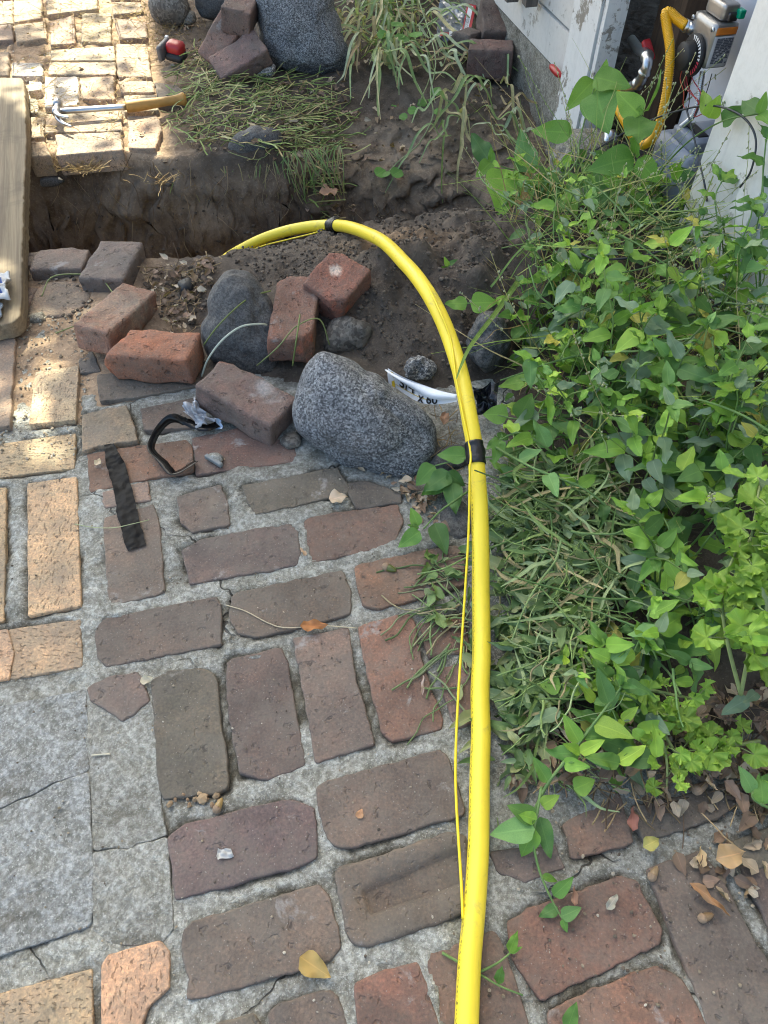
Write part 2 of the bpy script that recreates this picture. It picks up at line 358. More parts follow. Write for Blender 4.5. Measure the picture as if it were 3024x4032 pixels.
def axis(lo, hi, a, b, st):
    fine = np.arange(a, b, st); l = a - np.geomspace(st, a - lo, 26)[::-1]; r = b + np.geomspace(st, hi - b, 26); return np.concatenate([l, fine, r])
gx, gy = axis(-60, 60, -1.5, 1.1, .0085), axis(-40, 90, .55, 3.7, .0085)
GX, GY = np.meshgrid(gx, gy, indexing='ij'); GZ = hfun(GX, GY)
far = sst(1.5, 4, np.hypot(GX, GY - 2) - 2.5); GZ = GZ * (1 - far) + far * -.03
gv = np.stack([GX, GY, GZ], -1)
gd = p3(GX, GY, 0); gd[..., 2] = GZ                   # sideways wobble so that the cut faces are not smooth
gd2 = gd * [1, 1, 1.6]; wob = np.stack([fbm(gd2, 18, 5, 31, .6), fbm(gd2, 18, 5, 37, .6), 0 * GX], -1) * .024 * sst(-.02, -.12, GZ)[..., None]
gv = gv + wob * (1 - far)[..., None]
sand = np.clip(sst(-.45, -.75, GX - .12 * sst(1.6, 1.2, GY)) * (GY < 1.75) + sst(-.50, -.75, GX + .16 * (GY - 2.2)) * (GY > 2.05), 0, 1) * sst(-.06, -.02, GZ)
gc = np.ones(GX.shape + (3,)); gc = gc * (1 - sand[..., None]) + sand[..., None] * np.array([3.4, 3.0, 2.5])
deep_soil = (sst(-.10, -.38, GZ + .06 * fbm(gd, 7, 3, 61)))[..., None]; gc = gc * (1 - deep_soil) + deep_soil * gc * np.array([.55, .47, .42]); cut_ = (sst(-.03, -.08, GZ) * (GY > 1.9))[..., None]; gc = gc * (1 + cut_ * (.95 + .5 * fbm(gd, 5, 4, 62)[..., None]) * np.array([1.1, 1., .82]))  # soil darker towards the trench bottom, far cut face lighter
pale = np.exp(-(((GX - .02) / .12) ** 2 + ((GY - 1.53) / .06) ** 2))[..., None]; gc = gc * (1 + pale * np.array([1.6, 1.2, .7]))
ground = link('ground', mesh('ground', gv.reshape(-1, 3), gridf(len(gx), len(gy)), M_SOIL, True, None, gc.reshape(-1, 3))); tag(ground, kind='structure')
def hz(x, y):
    i = min(max(int(np.searchsorted(gx, x)), 1), len(gx) - 1); j = min(max(int(np.searchsorted(gy, y)), 1), len(gy) - 1)
    return float(max(GZ[i, j], GZ[i - 1, j - 1]))

# ================================================================== PAVING
def prep_poly(pts, rad=.008, seg=.014, jit=.0014, seed=0, grow=0.):
    P = np.array(pts, float)[:, :2]
    a = .5 * sum(P[i - 1][0] * P[i][1] - P[i][0] * P[i - 1][1] for i in range(len(P)))
    if a < 0: P = P[::-1]
    out = []
    for i in range(len(P)):
        A, B, C = P[i - 1], P[i], P[(i + 1) % len(P)]; r = min(rad, .35 * np.linalg.norm(A - B), .35 * np.linalg.norm(C - B))
        p, q = B + (A - B) / np.linalg.norm(A - B) * r, B + (C - B) / np.linalg.norm(C - B) * r
        out += [p, .25 * p + .5 * B + .25 * q, q]
    R = []
    for i in range(len(out)):
        A, B = out[i], out[(i + 1) % len(out)]; k = max(1, int(np.linalg.norm(B - A) / seg))
        R += [A + (B - A) * t / k for t in range(k)]
    R = np.array(R); Pn = p3(R[:, 0], R[:, 1], seed * 1.37)
    return R + np.stack([fbm(Pn, 60, 4, 21, .65), fbm(Pn, 60, 4, 22, .65)], 1) * jit
def inset(R, d):
    T = np.roll(R, -1, 0) - np.roll(R, 1, 0); T /= np.linalg.norm(T, axis=1)[:, None] + 1e-9
    return R + np.stack([-T[:, 1], T[:, 0]], 1) * d
PIECES = []
def paving_piece(name, pts, mat, parent, color, top=0., thick=.055, seed=0, rad=.008, jit=.0014, edge=.004, tilt=.004, frog=None):
    R = inset(prep_poly(pts, rad, .008, jit, seed), -.0013); c0 = R.mean(0); n = len(R); rr = random.Random(seed)
    PIECES.append(R)
    tx, ty = rr.uniform(-tilt, tilt), rr.uniform(-tilt, tilt)
    lv = [(R, top - thick), (R, top - edge), (inset(R, edge * .35), top - edge * .3), (inset(R, edge), top), (inset(R, edge * 1.5), top)]
    v = []
    for q, z in lv: v.append(np.column_stack([q - c0, z + ((q - c0) @ [tx, ty] if z > top - thick else 0) + 0 * q[:, 0]]))
    f = [((k) * n + i, k * n + (i + 1) % n, (k + 1) * n + (i + 1) % n, (k + 1) * n + i) for k in range(4) for i in range(n)]
    if frog is None: f.append(tuple(4 * n + i for i in range(n)))
    else:                                  # shallow pressed panel in the top face
        q = prep_poly(frog, .008, .014, .001, seed + 1); m = len(q)
        b = bmesh.new(); vo = [b.verts.new((*(p - c0), top)) for p in lv[4][0]]; vi = [b.verts.new((*(p - c0), top)) for p in q]
        eo = [b.edges.new((vo[i], vo[(i + 1) % n])) for i in range(n)] + [b.edges.new((vi[i], vi[(i + 1) % m])) for i in range(m)]
        bmesh.ops.triangle_fill(b, edges=eo, use_beauty=True, normal=(0, 0, 1)); b.verts.index_update(); b.verts.ensure_lookup_table()
        base = sum(len(a) for a in v); v.append(np.array([x.co[:] for x in b.verts])); 
        for t in b.faces:
            ids = [x.index + base for x in t.verts]; f.append(tuple(ids if t.normal.z > 0 else ids[::-1]))
        b.free(); i0 = base + n
        qi = inset(q, .006); base2 = base + n + m; v.append(np.column_stack([qi - c0, np.full(m, top - .0105)]))
        f += [(i0 + i, i0 + (i + 1) % m, base2 + (i + 1) % m, base2 + i) for i in range(m)]; f.append(tuple(base2 + i for i in range(m)))
    me = mesh(name, np.vstack(v), f, mat)
    for p_ in me.polygons:
        if len(p_.vertices) > 4: p_.use_smooth = False
    o = link(name, me, parent, color); o.location = (*c0, 0); return o

PAL = {'p': (.124, .088, .075), 'r': (.162, .094, .066), 'R': (.182, .090, .058), 'g': (.098, .085, .066), 'd': (.115, .088, .066), 'm': (.160, .116, .092),
       'y': (.50, .355, .205), 'o': (.55, .32, .18), 't': (.42, .315, .20), 'w': (.62, .55, .44), 'k': (.27, .195, .135), 'b': (.24, .17, .125)}
def jitc(c, s, a=.10): r = random.Random(s); k = 1 + r.uniform(-a, a); return tuple(x * k * (1 + r.uniform(-a / 2, a / 2)) for x in c)
patio = empty('brick_patio')
BR = [  # tile, colour, corners
 ('T1', 'y', '185,180 500,135 530,975 190,1035'), ('T1', 'y', '-330,240 38,200 20,1070 -330,1120'),
 ('T1', 'y', '-300,1190 50,1130 92,1285 60,1452 -300,1510'), ('T1', 'y', '58,1129 525,1060 532,1367 68,1448 100,1290'),
 ('T5', 'y', '-60,1335 490,1255 482,1480 -60,1548'), ('T5', 'y', '245,878 522,838 500,1188 205,1215'), ('T5', 'k', '-120,668 110,650 75,1232 -120,1250'),
 ('T5', 'R', '570,1398 800,1352 1215,1298 1250,1330 1262,1495 870,1572 592,1640'), ('N', 'r', '757,1724 1010,1672 1160,1760 1170,1800 1150,1818 775,1866'),
 ('T1', 'k', '668,228 970,160 985,285 675,330'), ('T1', 'm', '680,400 1005,312 1035,400 1075,885 715,985 690,700'),
 ('T1', 'p', '1160,262 1440,182 1475,262 1505,442 1250,487 1182,425'), ('T6', 'g', '285,1332 800,1232 862,1342 848,1375 350,1490 308,1420'),
 ('N', 'p', '717,2168 796,2122 1141,2059 1171,2089 1183,2174 1171,2225 747,2300'),
 ('T2', 'r', '490,400 830,345 1110,310 1140,420 1080,560 960,602 545,690'), ('T2', 'R', '820,715 1250,622 1500,590 1545,700 1530,838 1230,932 960,1000 880,975 842,850'),
 ('T2', 'd', '40,890 740,742 800,870 798,1012 740,1042 180,1175 60,1150 10,1050 18,925'), ('T1', 'p', '680,1057 1410,915 1440,960 1447,1222 690,1372 632,1312 625,1130'),
 ('N', 'p', '892,2610 915,2594 1105,2550 1129,2600 1201,3010 1111,3049 1051,3070 942,3040 900,2823'),
 ('N', 'm', '1153,2517 1370,2475 1403,2690 1476,2930 1247,3004 1171,2600'), ('N', 'R', '1409,2469 1503,2439 1611,2421 1629,2451 1660,2600 1738,2829 1735,2871 1539,2922 1503,2883 1443,2636'),
 ('N', 'R', '1650,2455 1830,2410 1850,2560 1690,2590'), ('N', 'r', '1725,2640 1860,2600 1930,2820 1800,2868 1775,2830'),
 ('T4', 'p', '575,830 650,790 1380,590 1430,620 1540,985 1530,1010 800,1230 710,1220 650,1160 590,980'),
 ('N', 'p', '660,3299 741,3245 1147,3145 1238,3179 1253,3323 1244,3378 1189,3408 693,3540 675,3384'),
 ('T3', 'g', '1000,130 1100,70 1300,50 1400,90 1490,740 1490,830 1420,870 1080,900 1040,850 1000,300'),
 ('T3', 'm', '565,180 700,120 900,80 930,120 970,270 880,350 800,395 700,330 600,260'),
 ('T8', 'p', '800,400 830,370 1380,205 1430,240 1490,470 1440,530 1310,575 900,690 820,700 825,600 790,520'),
 ('T8', 'p', '1165,760 1220,722 1430,660 1470,690 1530,860 1180,960'), ('T8', 'd', '930,822 1100,765 1150,850 960,920'),
 ('T7', 'R', '92,545 330,470 362,540 415,720 430,800 110,860'), ('T7', 'r', '365,445 620,345 662,430 752,704 770,790 440,860'),
 ('T7', 'R', '672,322 760,262 1100,145 1170,170 1258,350 1250,390 1190,430 1080,480 800,612 690,450'),
 ('T7', 'p', '1200,120 1400,50 1480,150 1700,560 1700,760 1455,760'), ('T7', 'R', '820,662 960,590 1240,480 1335,540 1440,740 1420,880 840,900'),
 ('T7', 'p', '600,50 850,30 885,110 730,165 640,130'), ('T9', 'r', '560,740 860,560 945,832 905,850 620,922'),
 ('T9', 'd', '930,650 1480,520 1560,600 1400,705 990,832'), ('T9', 'g', '1470,832 1680,750 1760,900 1660,960 1560,985'),
 ('T7', 'p', '1560,110 1700,40 1800,300 1700,420'), ('T7', 'g', '1690,470 1850,380 1900,700 1720,760'),
 ('T5', 'g', '525,728 610,728 660,865 530,872'), ('T5', 'd', '640,892 1000,850 1300,905 1312,958 860,1042 662,1060'),
 ('T5', 'd', '920,1105 1290,1030 1320,1110 1250,1230 950,1242'), ('T5', 'k', '545,1145 830,1085 905,1312 650,1350 545,1392'),
 ('T2', 'g', '760,180 900,150 1130,240 1120,300 840,340'), ('T8', 'o', '445,560 475,512 700,450 738,500 735,650 640,740 590,900 450,900'), ('T8', 'y', '-120,712 398,575 402,900 -120,980'),
]
for i, (t, c, s) in enumerate(BR):
    pts = [tp(t, *map(float, q.split(','))) for q in s.split()]
    mat = (M_YELV if i in (0, 1, 5, 46, 47) and c != 'y' or i in (0, 1, 5) else M_YEL) if c in 'yo' else M_BRICK
    fin = .0 if c in 'yo' else 1.
    paving_piece('brick', pts, mat, patio, jitc(PAL[c], i, .13), (.0095 if i in (5, 6) else .0075 if t == 'T5' and i > 40 else .0015) + .002 * random.Random(i).uniform(-1, 1), .05, i, .002 if c in 'yo' else .0035, .0007 if c in 'yo' else .0019, .0016 if c in 'yo' else .0022)
fp = [tp('N', x, y) for x, y in ((1316, 3429), (1768, 3281), (1840, 3290), (1850, 3590), (1450, 3730), (1395, 3722), (1370, 3680))]
fr = [tp('T7', x, y) for x, y in ((108, 195), (500, 25), (522, 180), (150, 305))]
paving_piece('brick', fp, M_BRICK, patio, jitc(PAL['d'], 99), .004, .05, 99, frog=fr)
ck = [(575, 728), (480, 765), (330, 812), (205, 888), (120, 910), (20, 968), (-420, 1090)]
slab = [tp('T3', x, y) for x, y in [(-420, 395), (560, 190)] + [(x + 1, y - 11) for x, y in ck]]
slab2 = [tp('T3', x, y) for x, y in [(x + 1, y + 11) for x, y in ck][::-1] + [(602, 1250), (605, 1600), (590, 1720), (560, 1748), (-420, 2060)]]
paving_piece('concrete_slab', slab, M_SLAB, patio, (1, 1, 1), .001, .05, 201, .003, .0012, .0012, .001); paving_piece('concrete_slab', slab2, M_SLAB, patio, (1, 1, 1), .0015, .05, 203, .003, .0012, .0012, .001)
pk = [(1090, 1150), (980, 1180), (900, 1200), (850, 1235), (740, 1228), (610, 1250)]
pat = [tp('T3', x, y) for x, y in [(572, 268), (800, 398), (985, 260), (1010, 420), (1050, 1000)] + [(x, y - 9) for x, y in pk]]
pat2 = [tp('T3', x, y) for x, y in [(x, y + 9) for x, y in pk] + [(612, 1740), (700, 1860), (1060, 1850), (1130, 1760), (1120, 1500)]]
paving_piece('cement_patch', pat, M_PATCH, patio, (1, 1, 1), .0, .05, 202, .004, .0015, .0015, .001); paving_piece('cement_patch', pat2, M_PATCH, patio, (1, 1, 1), .001, .05, 204, .004, .0015, .0015, .001)

# mortar bed: sunk and dirty along the edges of the pieces
mx, my = np.arange(-1.45, 1.15, .0065), np.arange(-.75, 1.42, .0065); MX, MY = np.meshgrid(mx, my, indexing='ij'); P_ = p3(MX, MY)
MD = np.full(MX.shape, 1.); IN = np.zeros(MX.shape, bool)
for R in PIECES:
    i0, i1 = np.searchsorted(mx, [R[:, 0].min() - .03, R[:, 0].max() + .03]); j0, j1 = np.searchsorted(my, [R[:, 1].min() - .03, R[:, 1].max() + .03])
    if i1 <= i0 or j1 <= j0: continue
    q = np.stack([MX[i0:i1, j0:j1], MY[i0:i1, j0:j1]], -1); best = MD[i0:i1, j0:j1]
    A, B = R, np.roll(R, -1, 0); ins = np.zeros(q.shape[:2], bool)
    for a_, b_ in zip(A, B):
        ins ^= ((a_[1] > q[..., 1]) != (b_[1] > q[..., 1])) & (q[..., 0] < (b_[0] - a_[0]) * (q[..., 1] - a_[1]) / (b_[1] - a_[1] + 1e-12) + a_[0])
        e = b_ - a_; t = np.clip(((q - a_) @ e) / (e @ e + 1e-12), 0, 1); best = np.minimum(best, np.linalg.norm(q - a_ - t[..., None] * e, axis=-1))
    MD[i0:i1, j0:j1] = best; IN[i0:i1, j0:j1] |= ins
nz1 = fbm(P_, 9, 4, 44); cre = sst(.0085, .0015, MD - .003 * fbm(P_, 30, 2, 48)) * sst(-.1, .5, nz1)
MZ = -.0010 + .0032 * fbm(P_, 14, 4, 41) + .0016 * fbm(P_, 70, 2, 43) - .006 * cre - .02 * IN * sst(.004, .016, MD - .004 * fbm(P_, 25, 2, 49))
mc = np.ones(MX.shape + (3,)) * (1 - cre[..., None] * np.array([.66, .69, .74])) * (1 + .22 * fbm(P_, 3.5, 3, 46))[..., None]
bed_ = link('mortar', mesh('mortar', np.stack([MX, MY, MZ], -1).reshape(-1, 3), gridf(len(mx), len(my)), M_MORTAR, True, None, mc.reshape(-1, 3)), patio); tag(patio, kind='structure')

# sunlit brick path beyond the trench
ax_, ay_ = np.arange(-3.2, -.5, .02), np.arange(2.16, 5.6, .02); AX, AY = np.meshgrid(ax_, ay_, indexing='ij')
AZ = -.019 + .005 * fbm(p3(AX, AY), 18, 4, 51) - .05 * sst(-.16, .02, AX + .64 + .26 * (AY - 2.2) + .05 * fbm(p3(AX, AY), 7, 3, 52))
path = link('brick_path', mesh('brick_path', np.stack([AX, AY, AZ], -1).reshape(-1, 3), gridf(len(ax_), len(ay_)), m_mortar('sandy_joints', (.21, .16, .10), (.12, .09, .06), .8, False)))
tag(path, kind='structure')
PB = ['t 90,10 280,5 275,130 95,155', 't -90,10 80,5 80,150 -90,160', 't 310,-20 630,-40 640,70 310,105', 't 330,150 480,100 490,280 330,290', 't 535,90 720,80 725,278 535,272', 'k 730,20 920,20 940,80 742,102',
      'k 745,125 955,150 965,250 785,262', 't 330,328 745,302 745,398 330,396', 't 757,290 960,290 985,500 770,500', 'w 80,412 275,412 280,500 80,502', 't 322,412 755,412 755,494 316,496',
      'w 296,506 510,502 510,690 290,708', 't 520,512 745,502 750,656 540,648', 't 770,530 1000,532 1010,602 795,605', 't 300,745 780,705 790,740 796,852 300,866', 't 370,888 790,872 802,992 372,1030',
      't 835,762 1030,762 1052,850 1012,968 840,968', 't 190,930 290,930 332,1022 186,1030', 't 810,622 1020,618 1032,722 812,732', 'd 1008,548 1165,562 1210,612 1200,680 1040,700 1030,610', 'w 195,540 275,548 272,600 190,605', 'w 188,640 240,640 245,735 192,740',
      't 100,175 300,150 305,260 110,285', 'k -120,180 80,170 90,270 -120,280', 'k -90,350 60,348 55,500 -90,510', 't 60,-130 270,-140 275,-15 80,-10', 't 300,-170 620,-180 630,-60 310,-45', 'k 650,-140 900,-150 915,0 735,5', 't -200,-150 40,-150 60,-10 -200,-5', 't 195,770 285,765 285,900 190,905']
for i, s in enumerate(PB):
    c, s = s[0], s[2:]; pts = [tp('T0', *map(float, q.split(','))) for q in s.split()]
    paving_piece('brick', pts, M_PAVER, path, jitc(PAL[c], 300 + i), .003 + .004 * random.Random(i).uniform(-1, 1), .06, 300 + i, .006, .0028, .005, .01)

# ================================================================== HOUSE on the right
M_WHITE = m_paint('white_paint', (.76, .74, .70), .5); M_SIDING = m_paint('grey_siding_paint', (.62, .60, .56), .7, (.2, .17, .13), .56); M_WHITE2 = m_paint('weathered_white_paint', (.70, .69, .66), .85, (.19, .16, .12), .53)  # siding paint greyer than the post paint so that the post stands out
M_OLDWOOD = m_wood('old_brown_wood', (.10, .062, .035), (.055, .034, .02), (60, 60, 5)); M_GREYWOOD = m_wood('grey_weathered_wood', (.13, .115, .10), (.075, .066, .058), (60, 60, 6))
def wbox(mb, s0, s1, z0, z1, d0, d1, bev=.002, seed=0, amp=.0006, n=(6, 4, 6)):
    v, f = rough_box((s1 - s0, abs(d1 - d0), z1 - z0), seed, bev, amp, n, (), 12)
    c = W((s0 + s1) / 2, (z0 + z1) / 2, (d0 + d1) / 2); R = np.stack([np.array([*WU, 0]), np.array([*WN, 0]), np.array([0, 0, 1])], 1)
    mb.add(xf(v, R, c), f); return mb
house = empty('house', W(0, 0)); tag(house, 'white board house wall with concrete footing and open utility closet', 'house')
def hpart(name, mat, *a, parent=None, **k): 
    o = wbox(MB(), *a, **k).obj(name, mat, None, False); o.parent = parent or house; o.matrix_parent_inverse = Matrix.Translation(house.location).inverted(); return o
sp0, _ = wn_px(1241, 0, .028); sp1, _ = wn_px(1301, 0, .028); sp2 = sp1 + .025; sb0, _ = wn_px(1600, 100, .012); sb1, _ = wn_px(1640, 300, .026)
_, zs = wn_px(1140, 90)
hpart('foundation', M_FOUND, -6, sp0 + .02, -.5, zs - .004, -.20, -.012, n=(60, 2, 8), amp=.006, seed=3)
hpart('foundation', M_FOUND, sp2 - .02, sb0 + .03, -.5, .02, -.24, -.03, n=(20, 2, 8), amp=.006, seed=4)
for i in range(12): hpart('siding_board', M_SIDING, -6, sp0 - .012, zs + i * .115, zs + (i + 1) * .115 - .006, -.055, -.008 - .003 * (i % 2), n=(40, 2, 4), seed=10 + i)
hpart('corner_post', M_WHITE2, sp0, sp1, -.005, 1.6, -.035, .028, n=(3, 3, 40), amp=.001, seed=21)
hpart('door_jamb', M_WHITE2, sp1 + .006, sp2, .0, 1.6, -.035, .022, n=(3, 3, 40), amp=.0014, seed=22)
hpart('trim_board', M_WHITE, sb0, sb1 - .004, .02, 1.6, -.03, .012, n=(6, 2, 30), seed=23)
hpart('trim_board', M_WHITE, sb1, sb1 + .06, .0, 1.6, -.03, .026, n=(3, 2, 30), seed=24)
for i in range(6): hpart('siding_board', M_WHITE, sb1 + .062, 6, i * .19, i * .19 + .186, -.045, -.004, n=(30, 2, 4), seed=30 + i)
hpart('closet_back', M_OLDWOOD, sp2 - .4, sb0 + .02, .0, 1.5, -.64, -.60, n=(4, 2, 10), seed=41)
hpart('closet_board', M_OLDWOOD, sp2 - .02, sp2 + .10, .12, 1.5, -.20, -.13, n=(3, 3, 20), amp=.002, seed=42)
hpart('closet_board', M_OLDWOOD, sp2 - .14, sp2 + .10, .02, 1.5, -.36, -.31, n=(4, 2, 20), amp=.001, seed=43)
hpart('closet_sill', M_GREYWOOD, sp1 + .01, sp2 + .26, -.005, .045, -.16, .008, n=(14, 4, 3), amp=.002, seed=44)
hpart('closet_wall', M_OLDWOOD, sb0 + .02, sb0 + .06, 0, 1.6, -.9, -.035, seed=45)
hpart('wooden_peg', M_GREYWOOD, *(lambda a: (a[0] - .02, a[0] + .02, a[1], a[1] + .4))(wn_px(1140, 12, .03)), .005, .045, n=(2, 2, 10), amp=.002, seed=46)
hpart('wooden_peg', M_GREYWOOD, *(lambda a: (a[0] - .018, a[0] + .018, a[1], a[1] + .4))(wn_px(1100, 2, .03)), .005, .045, n=(2, 2, 10), amp=.002, seed=47)
hpart('upper_wall', M_WHITE, -6, 6, 1.6, 3.2, -.25, -.01, n=(6, 2, 4), seed=48); hpart('roof_eave', M_GREYWOOD, -6.3, 6.3, 3.2, 3.3, -3.5, .12, n=(4, 4, 2), seed=49)

# unseen house added to cast straight-edged shade over the yard; the oak comes later
nb = empty('shade_house', (1.8, 7, 0)); tag(nb, 'tall pale unseen house added beyond the yard to cast shade', 'house')
def nbox(name, a, b, mat):
    v, f = rough_box(np.array(b) - np.array(a), 5, .01, 0., (4, 4, 4)); o = link(name, mesh(name, v + (np.array(a) + np.array(b)) / 2 - [1.8, 7, 0], f, mat, False), nb); return o
XE = -.62 - .26 * (7.0 - 2.2)
nbox('wall', (XE, 7.0, 0), (8, 9.5, 9.0), m_paint('cream_stucco', (.55, .52, .46), 0)); nbox('roof', (XE, 7.0, 9.0), (8.3, 9.8, 9.15), M_GREYWOOD)
# ================================================================== ROCKS
def rock(name, cx, cy, wpx, hpx, zc, mat, label, cat='rock', ratio=.7, roll=0., seed=0, amp=.16, sub=5, fs=1.3, sq=2.6, depth=1.0, group=None, cut=()):
    c = G(cx, cy, zc); s = px_scale(c); phi = math.atan2(c[1], HC - c[2])
    rx = wpx / 2 * s; ry = hpx / 2 * s / math.hypot(math.cos(phi), ratio * math.sin(phi)); rz = ry * ratio; ry *= depth
    v, f = ico(sub); q = v / (np.abs(v) ** sq).sum(1)[:, None] ** (1 / sq)
    q = q * (1 + amp * fbm(v + seed * 5.1, fs, 4, seed, .45))[:, None]
    for (nx, ny, nz, off) in cut:
        n = np.array([nx, ny, nz], float); n /= np.linalg.norm(n); e = q @ n - off; q = q - (np.maximum(e, 0) ** 1.0)[:, None] * n * .78
    p = q * [rx, ry, rz]; p = p @ (rotz(roll)).T
    o = link(name, mesh(name, p, f, mat)); o.location = c; tag(o, label, cat, group); return o
def rock_outline(name, pts, zc, T, mat, label, cat='boulder', seed=0, amp=.05, sub=6, sq=.82, fs=2.2):
    # a closed stone whose outline follows the one seen, with its own depth T on both sides
    pts = np.array(pts, float); m0 = pts.mean(0); c = G(*m0, zc); vw = np.array([0, 0, HC]) - c; dist = np.linalg.norm(vw); vw /= dist
    rt = np.array([1., 0, 0]); rt = rt - vw * (rt @ vw); rt /= np.linalg.norm(rt); up = np.cross(vw, rt); q2 = []
    for x, y in pts: d = ndir(x * DS, y * DS); t = ((c - [0, 0, HC]) @ vw) / (d @ vw); p = np.array([0, 0, HC]) + d * t - c; q2.append((p @ rt, p @ up))
    q2 = np.array(q2); th = np.arctan2(q2[:, 1], q2[:, 0]); o_ = np.argsort(th); th = th[o_]; rr_ = np.linalg.norm(q2[o_], axis=1)
    k = np.linspace(-math.pi, math.pi, 181); r_ = np.interp(k, np.concatenate([th - 2 * math.pi, th, th + 2 * math.pi]), np.tile(rr_, 3)); ker = np.array([1, 2, 3, 2, 1]) / 9; r_ = np.convolve(np.concatenate([r_[-5:-1], r_, r_[1:5]]), ker, 'same')[4:-4]
    v, f = ico(sub); a, b_, n = v[:, 0], v[:, 1], v[:, 2]; s = np.hypot(a, b_); R = np.interp(np.arctan2(b_, a), k, r_)
    n2 = np.sign(n) * np.abs(n) ** sq; s2 = s ** .8
    e = 1 + amp * fbm(v + seed * 3.3, fs, 4, seed, .5) * (.35 + .65 * np.abs(n))
    p = (R * s2 * np.cos(np.arctan2(b_, a)))[:, None] * rt + (R * s2 * np.sin(np.arctan2(b_, a)))[:, None] * up + (n2 * T)[:, None] * vw
    o = link(name, mesh(name, p * e[:, None], f, mat)); o.location = c; tag(o, label, cat); return o
rock_outline('boulder', [(690, 757), (735, 768), (790, 800), (850, 850), (900, 880), (940, 925), (940, 985), (908, 1028), (860, 1037), (780, 1015), (700, 975), (640, 930), (632, 885), (645, 830), (660, 785)], .05, .085, M_GRAN, 'large black and white speckled granite boulder beside the yellow pipe', seed=3, amp=.09)
rock_outline('boulder', [(495, 582), (535, 585), (562, 620), (588, 660), (603, 720), (608, 790), (600, 825), (560, 815), (500, 795), (450, 772), (437, 735), (448, 680), (460, 620)], .05, .075, M_DARKROCK, 'dark grey smooth boulder standing behind the loose bricks', seed=8, amp=.09)
rock_outline('boulder', [(545, -90), (556, 20), (560, 70), (568, 115), (592, 145), (640, 162), (700, 167), (748, 158), (758, 130), (742, 80), (722, 20), (700, -60), (680, -110), (600, -120)], .10, .14, M_GRAN, 'tall grey granite boulder at the far bank beside leaning bricks', seed=12, amp=.10)
rock_outline('stone', [(700, 752), (704, 712), (728, 686), (770, 690), (802, 702), (794, 742), (752, 764)], .035, .045, M_BROWNROCK, 'soil-dusted grey stone half buried in the dirt mound', 'stone', 21, .12, 4)
rock_outline('stone', [(1020, 705), (1040, 675), (1075, 680), (1095, 720), (1085, 780), (1050, 802), (1022, 772)], .06, .06, M_DARKROCK, 'grey rock at the plant edge right of the yellow pipe', 'stone', 29, .2, 5)
rock_outline('stone', [(488, 325), (500, 300), (530, 282), (570, 275), (606, 285), (613, 310), (592, 332), (540, 343), (505, 340)], -.015, .06, M_DARKROCK, 'oval grey stone set in the trench bank under grass clippings', 'stone', 27, .05, 5)
rock_outline('stone', [(872, 800), (880, 778), (900, 768), (925, 775), (940, 790), (938, 812), (905, 825), (880, 818)], .022, .03, M_PALEROCK, 'small pale granite stone behind the white paper label', 'stone', 23, .28, 5)
rock('stone', 968, 990, 105, 55, .0, M_DARKROCK, 'low dark grey stone under leaves left of the taped pipe', 'stone', .6, .2, 30, .16, 4)
rock('stone', 368, 14, 84, 72, .05, M_BROWNROCK, 'rounded brown stone at the top edge left of the leaning bricks', 'stone', .9, 0, 33, .12, 4)
rock('stone', 462, 4, 84, 60, .05, M_DARKROCK, 'blue grey stone at the top edge between brown stone and brick', 'stone', .9, 0, 35, .12, 4)
rock('stone', 572, 152, 48, 26, .01, M_PALEROCK, 'small pale cobble wedged between brick and tall boulder', 'stone', .7, 0, 37, .12, 4)
rock('stone', 408, 38, 30, 24, .02, M_BROWNROCK, 'small dark stone touching the brown stone at the top', 'stone', .7, 0, 38, .12, 4)
rock('stone', 1262, 345, 130, 100, .06, M_FOUND, 'grey broken concrete lump under leaves before the closet', 'stone', .8, .2, 39, .22, 4)
rock('stone', 985, 1130, 76, 90, -.012, M_DARKROCK, 'flat dark stone edging the patio left of the yellow wire', 'stone', .5, .2, 40, .14, 4)
rock('stone', 80, 688, 32, 26, .005, M_FOUND, 'grey mortar lump beside the plank end', 'stone', .6, .2, 43, .2, 3)
rock('stone', 112, 392, 48, 18, -.07, M_DARKROCK, 'small grey stone stuck in the trench wall below the hammer', 'stone', .8, .2, 44, .15, 3)
rock('stone', 402, 622, 30, 34, .02, m_plain('charcoal', (.012, .012, .013), .6, bump=.5), 'black charcoal lump on the litter left of the dark boulder', 'stone', .8, .2, 45, .25, 3)
rock('stone', 628, 952, 40, 36, .006, M_BROWNROCK, 'crumb of brick at the corner of the pale topped brick', 'stone', .5, .2, 46, .25, 3)

# ================================================================== LOOSE BRICKS
def loose(label, loc, rot, dims, c, seed, chips=(), n=(28, 14, 10), amp=.0042, name='loose_brick', marks=()):
    v, f = rough_box(dims, seed, .005, amp, n, chips, 20)
    vc = np.ones((len(v), 3))
    for (nx, ny, nz, off) in chips:
        q = np.array([nx, ny, nz], float); q /= np.linalg.norm(q); e = sst(-.003, .0, v @ q - off) * sst(-.3, .5, fbm(v, 50, 3, seed)); vc = vc * (1 + e[:, None] * np.array([.75, .15, -.15]))
    for (x, y, z, rad, cc) in marks:
        e = sst(rad, rad * .4, np.linalg.norm(v - [x, y, z], axis=1) + rad * .5 * fbm(v, 90, 3, seed + 2)); vc = vc * (1 - e[:, None]) + e[:, None] * np.array(cc)
    o = link(name, mesh(name, v, f, M_LOOSE, True, None, vc), None, c); o.location = loc; o.rotation_euler = rot; tag(o, label, 'brick', 'loose bricks'); return o
loose('red brick with dusty pale top lying left of the broken brick', (-.583, 1.288, .043), (.061, .159, 1.291), (.204, .086, .06), (.30, .15, .095), 1, ((-.3, -1, .9, .075),), marks=((0, 0, .03, .10, (1.15, 1.5, 1.6)), (.02, -.043, .01, .035, (1.2, 1.9, 2.2))))
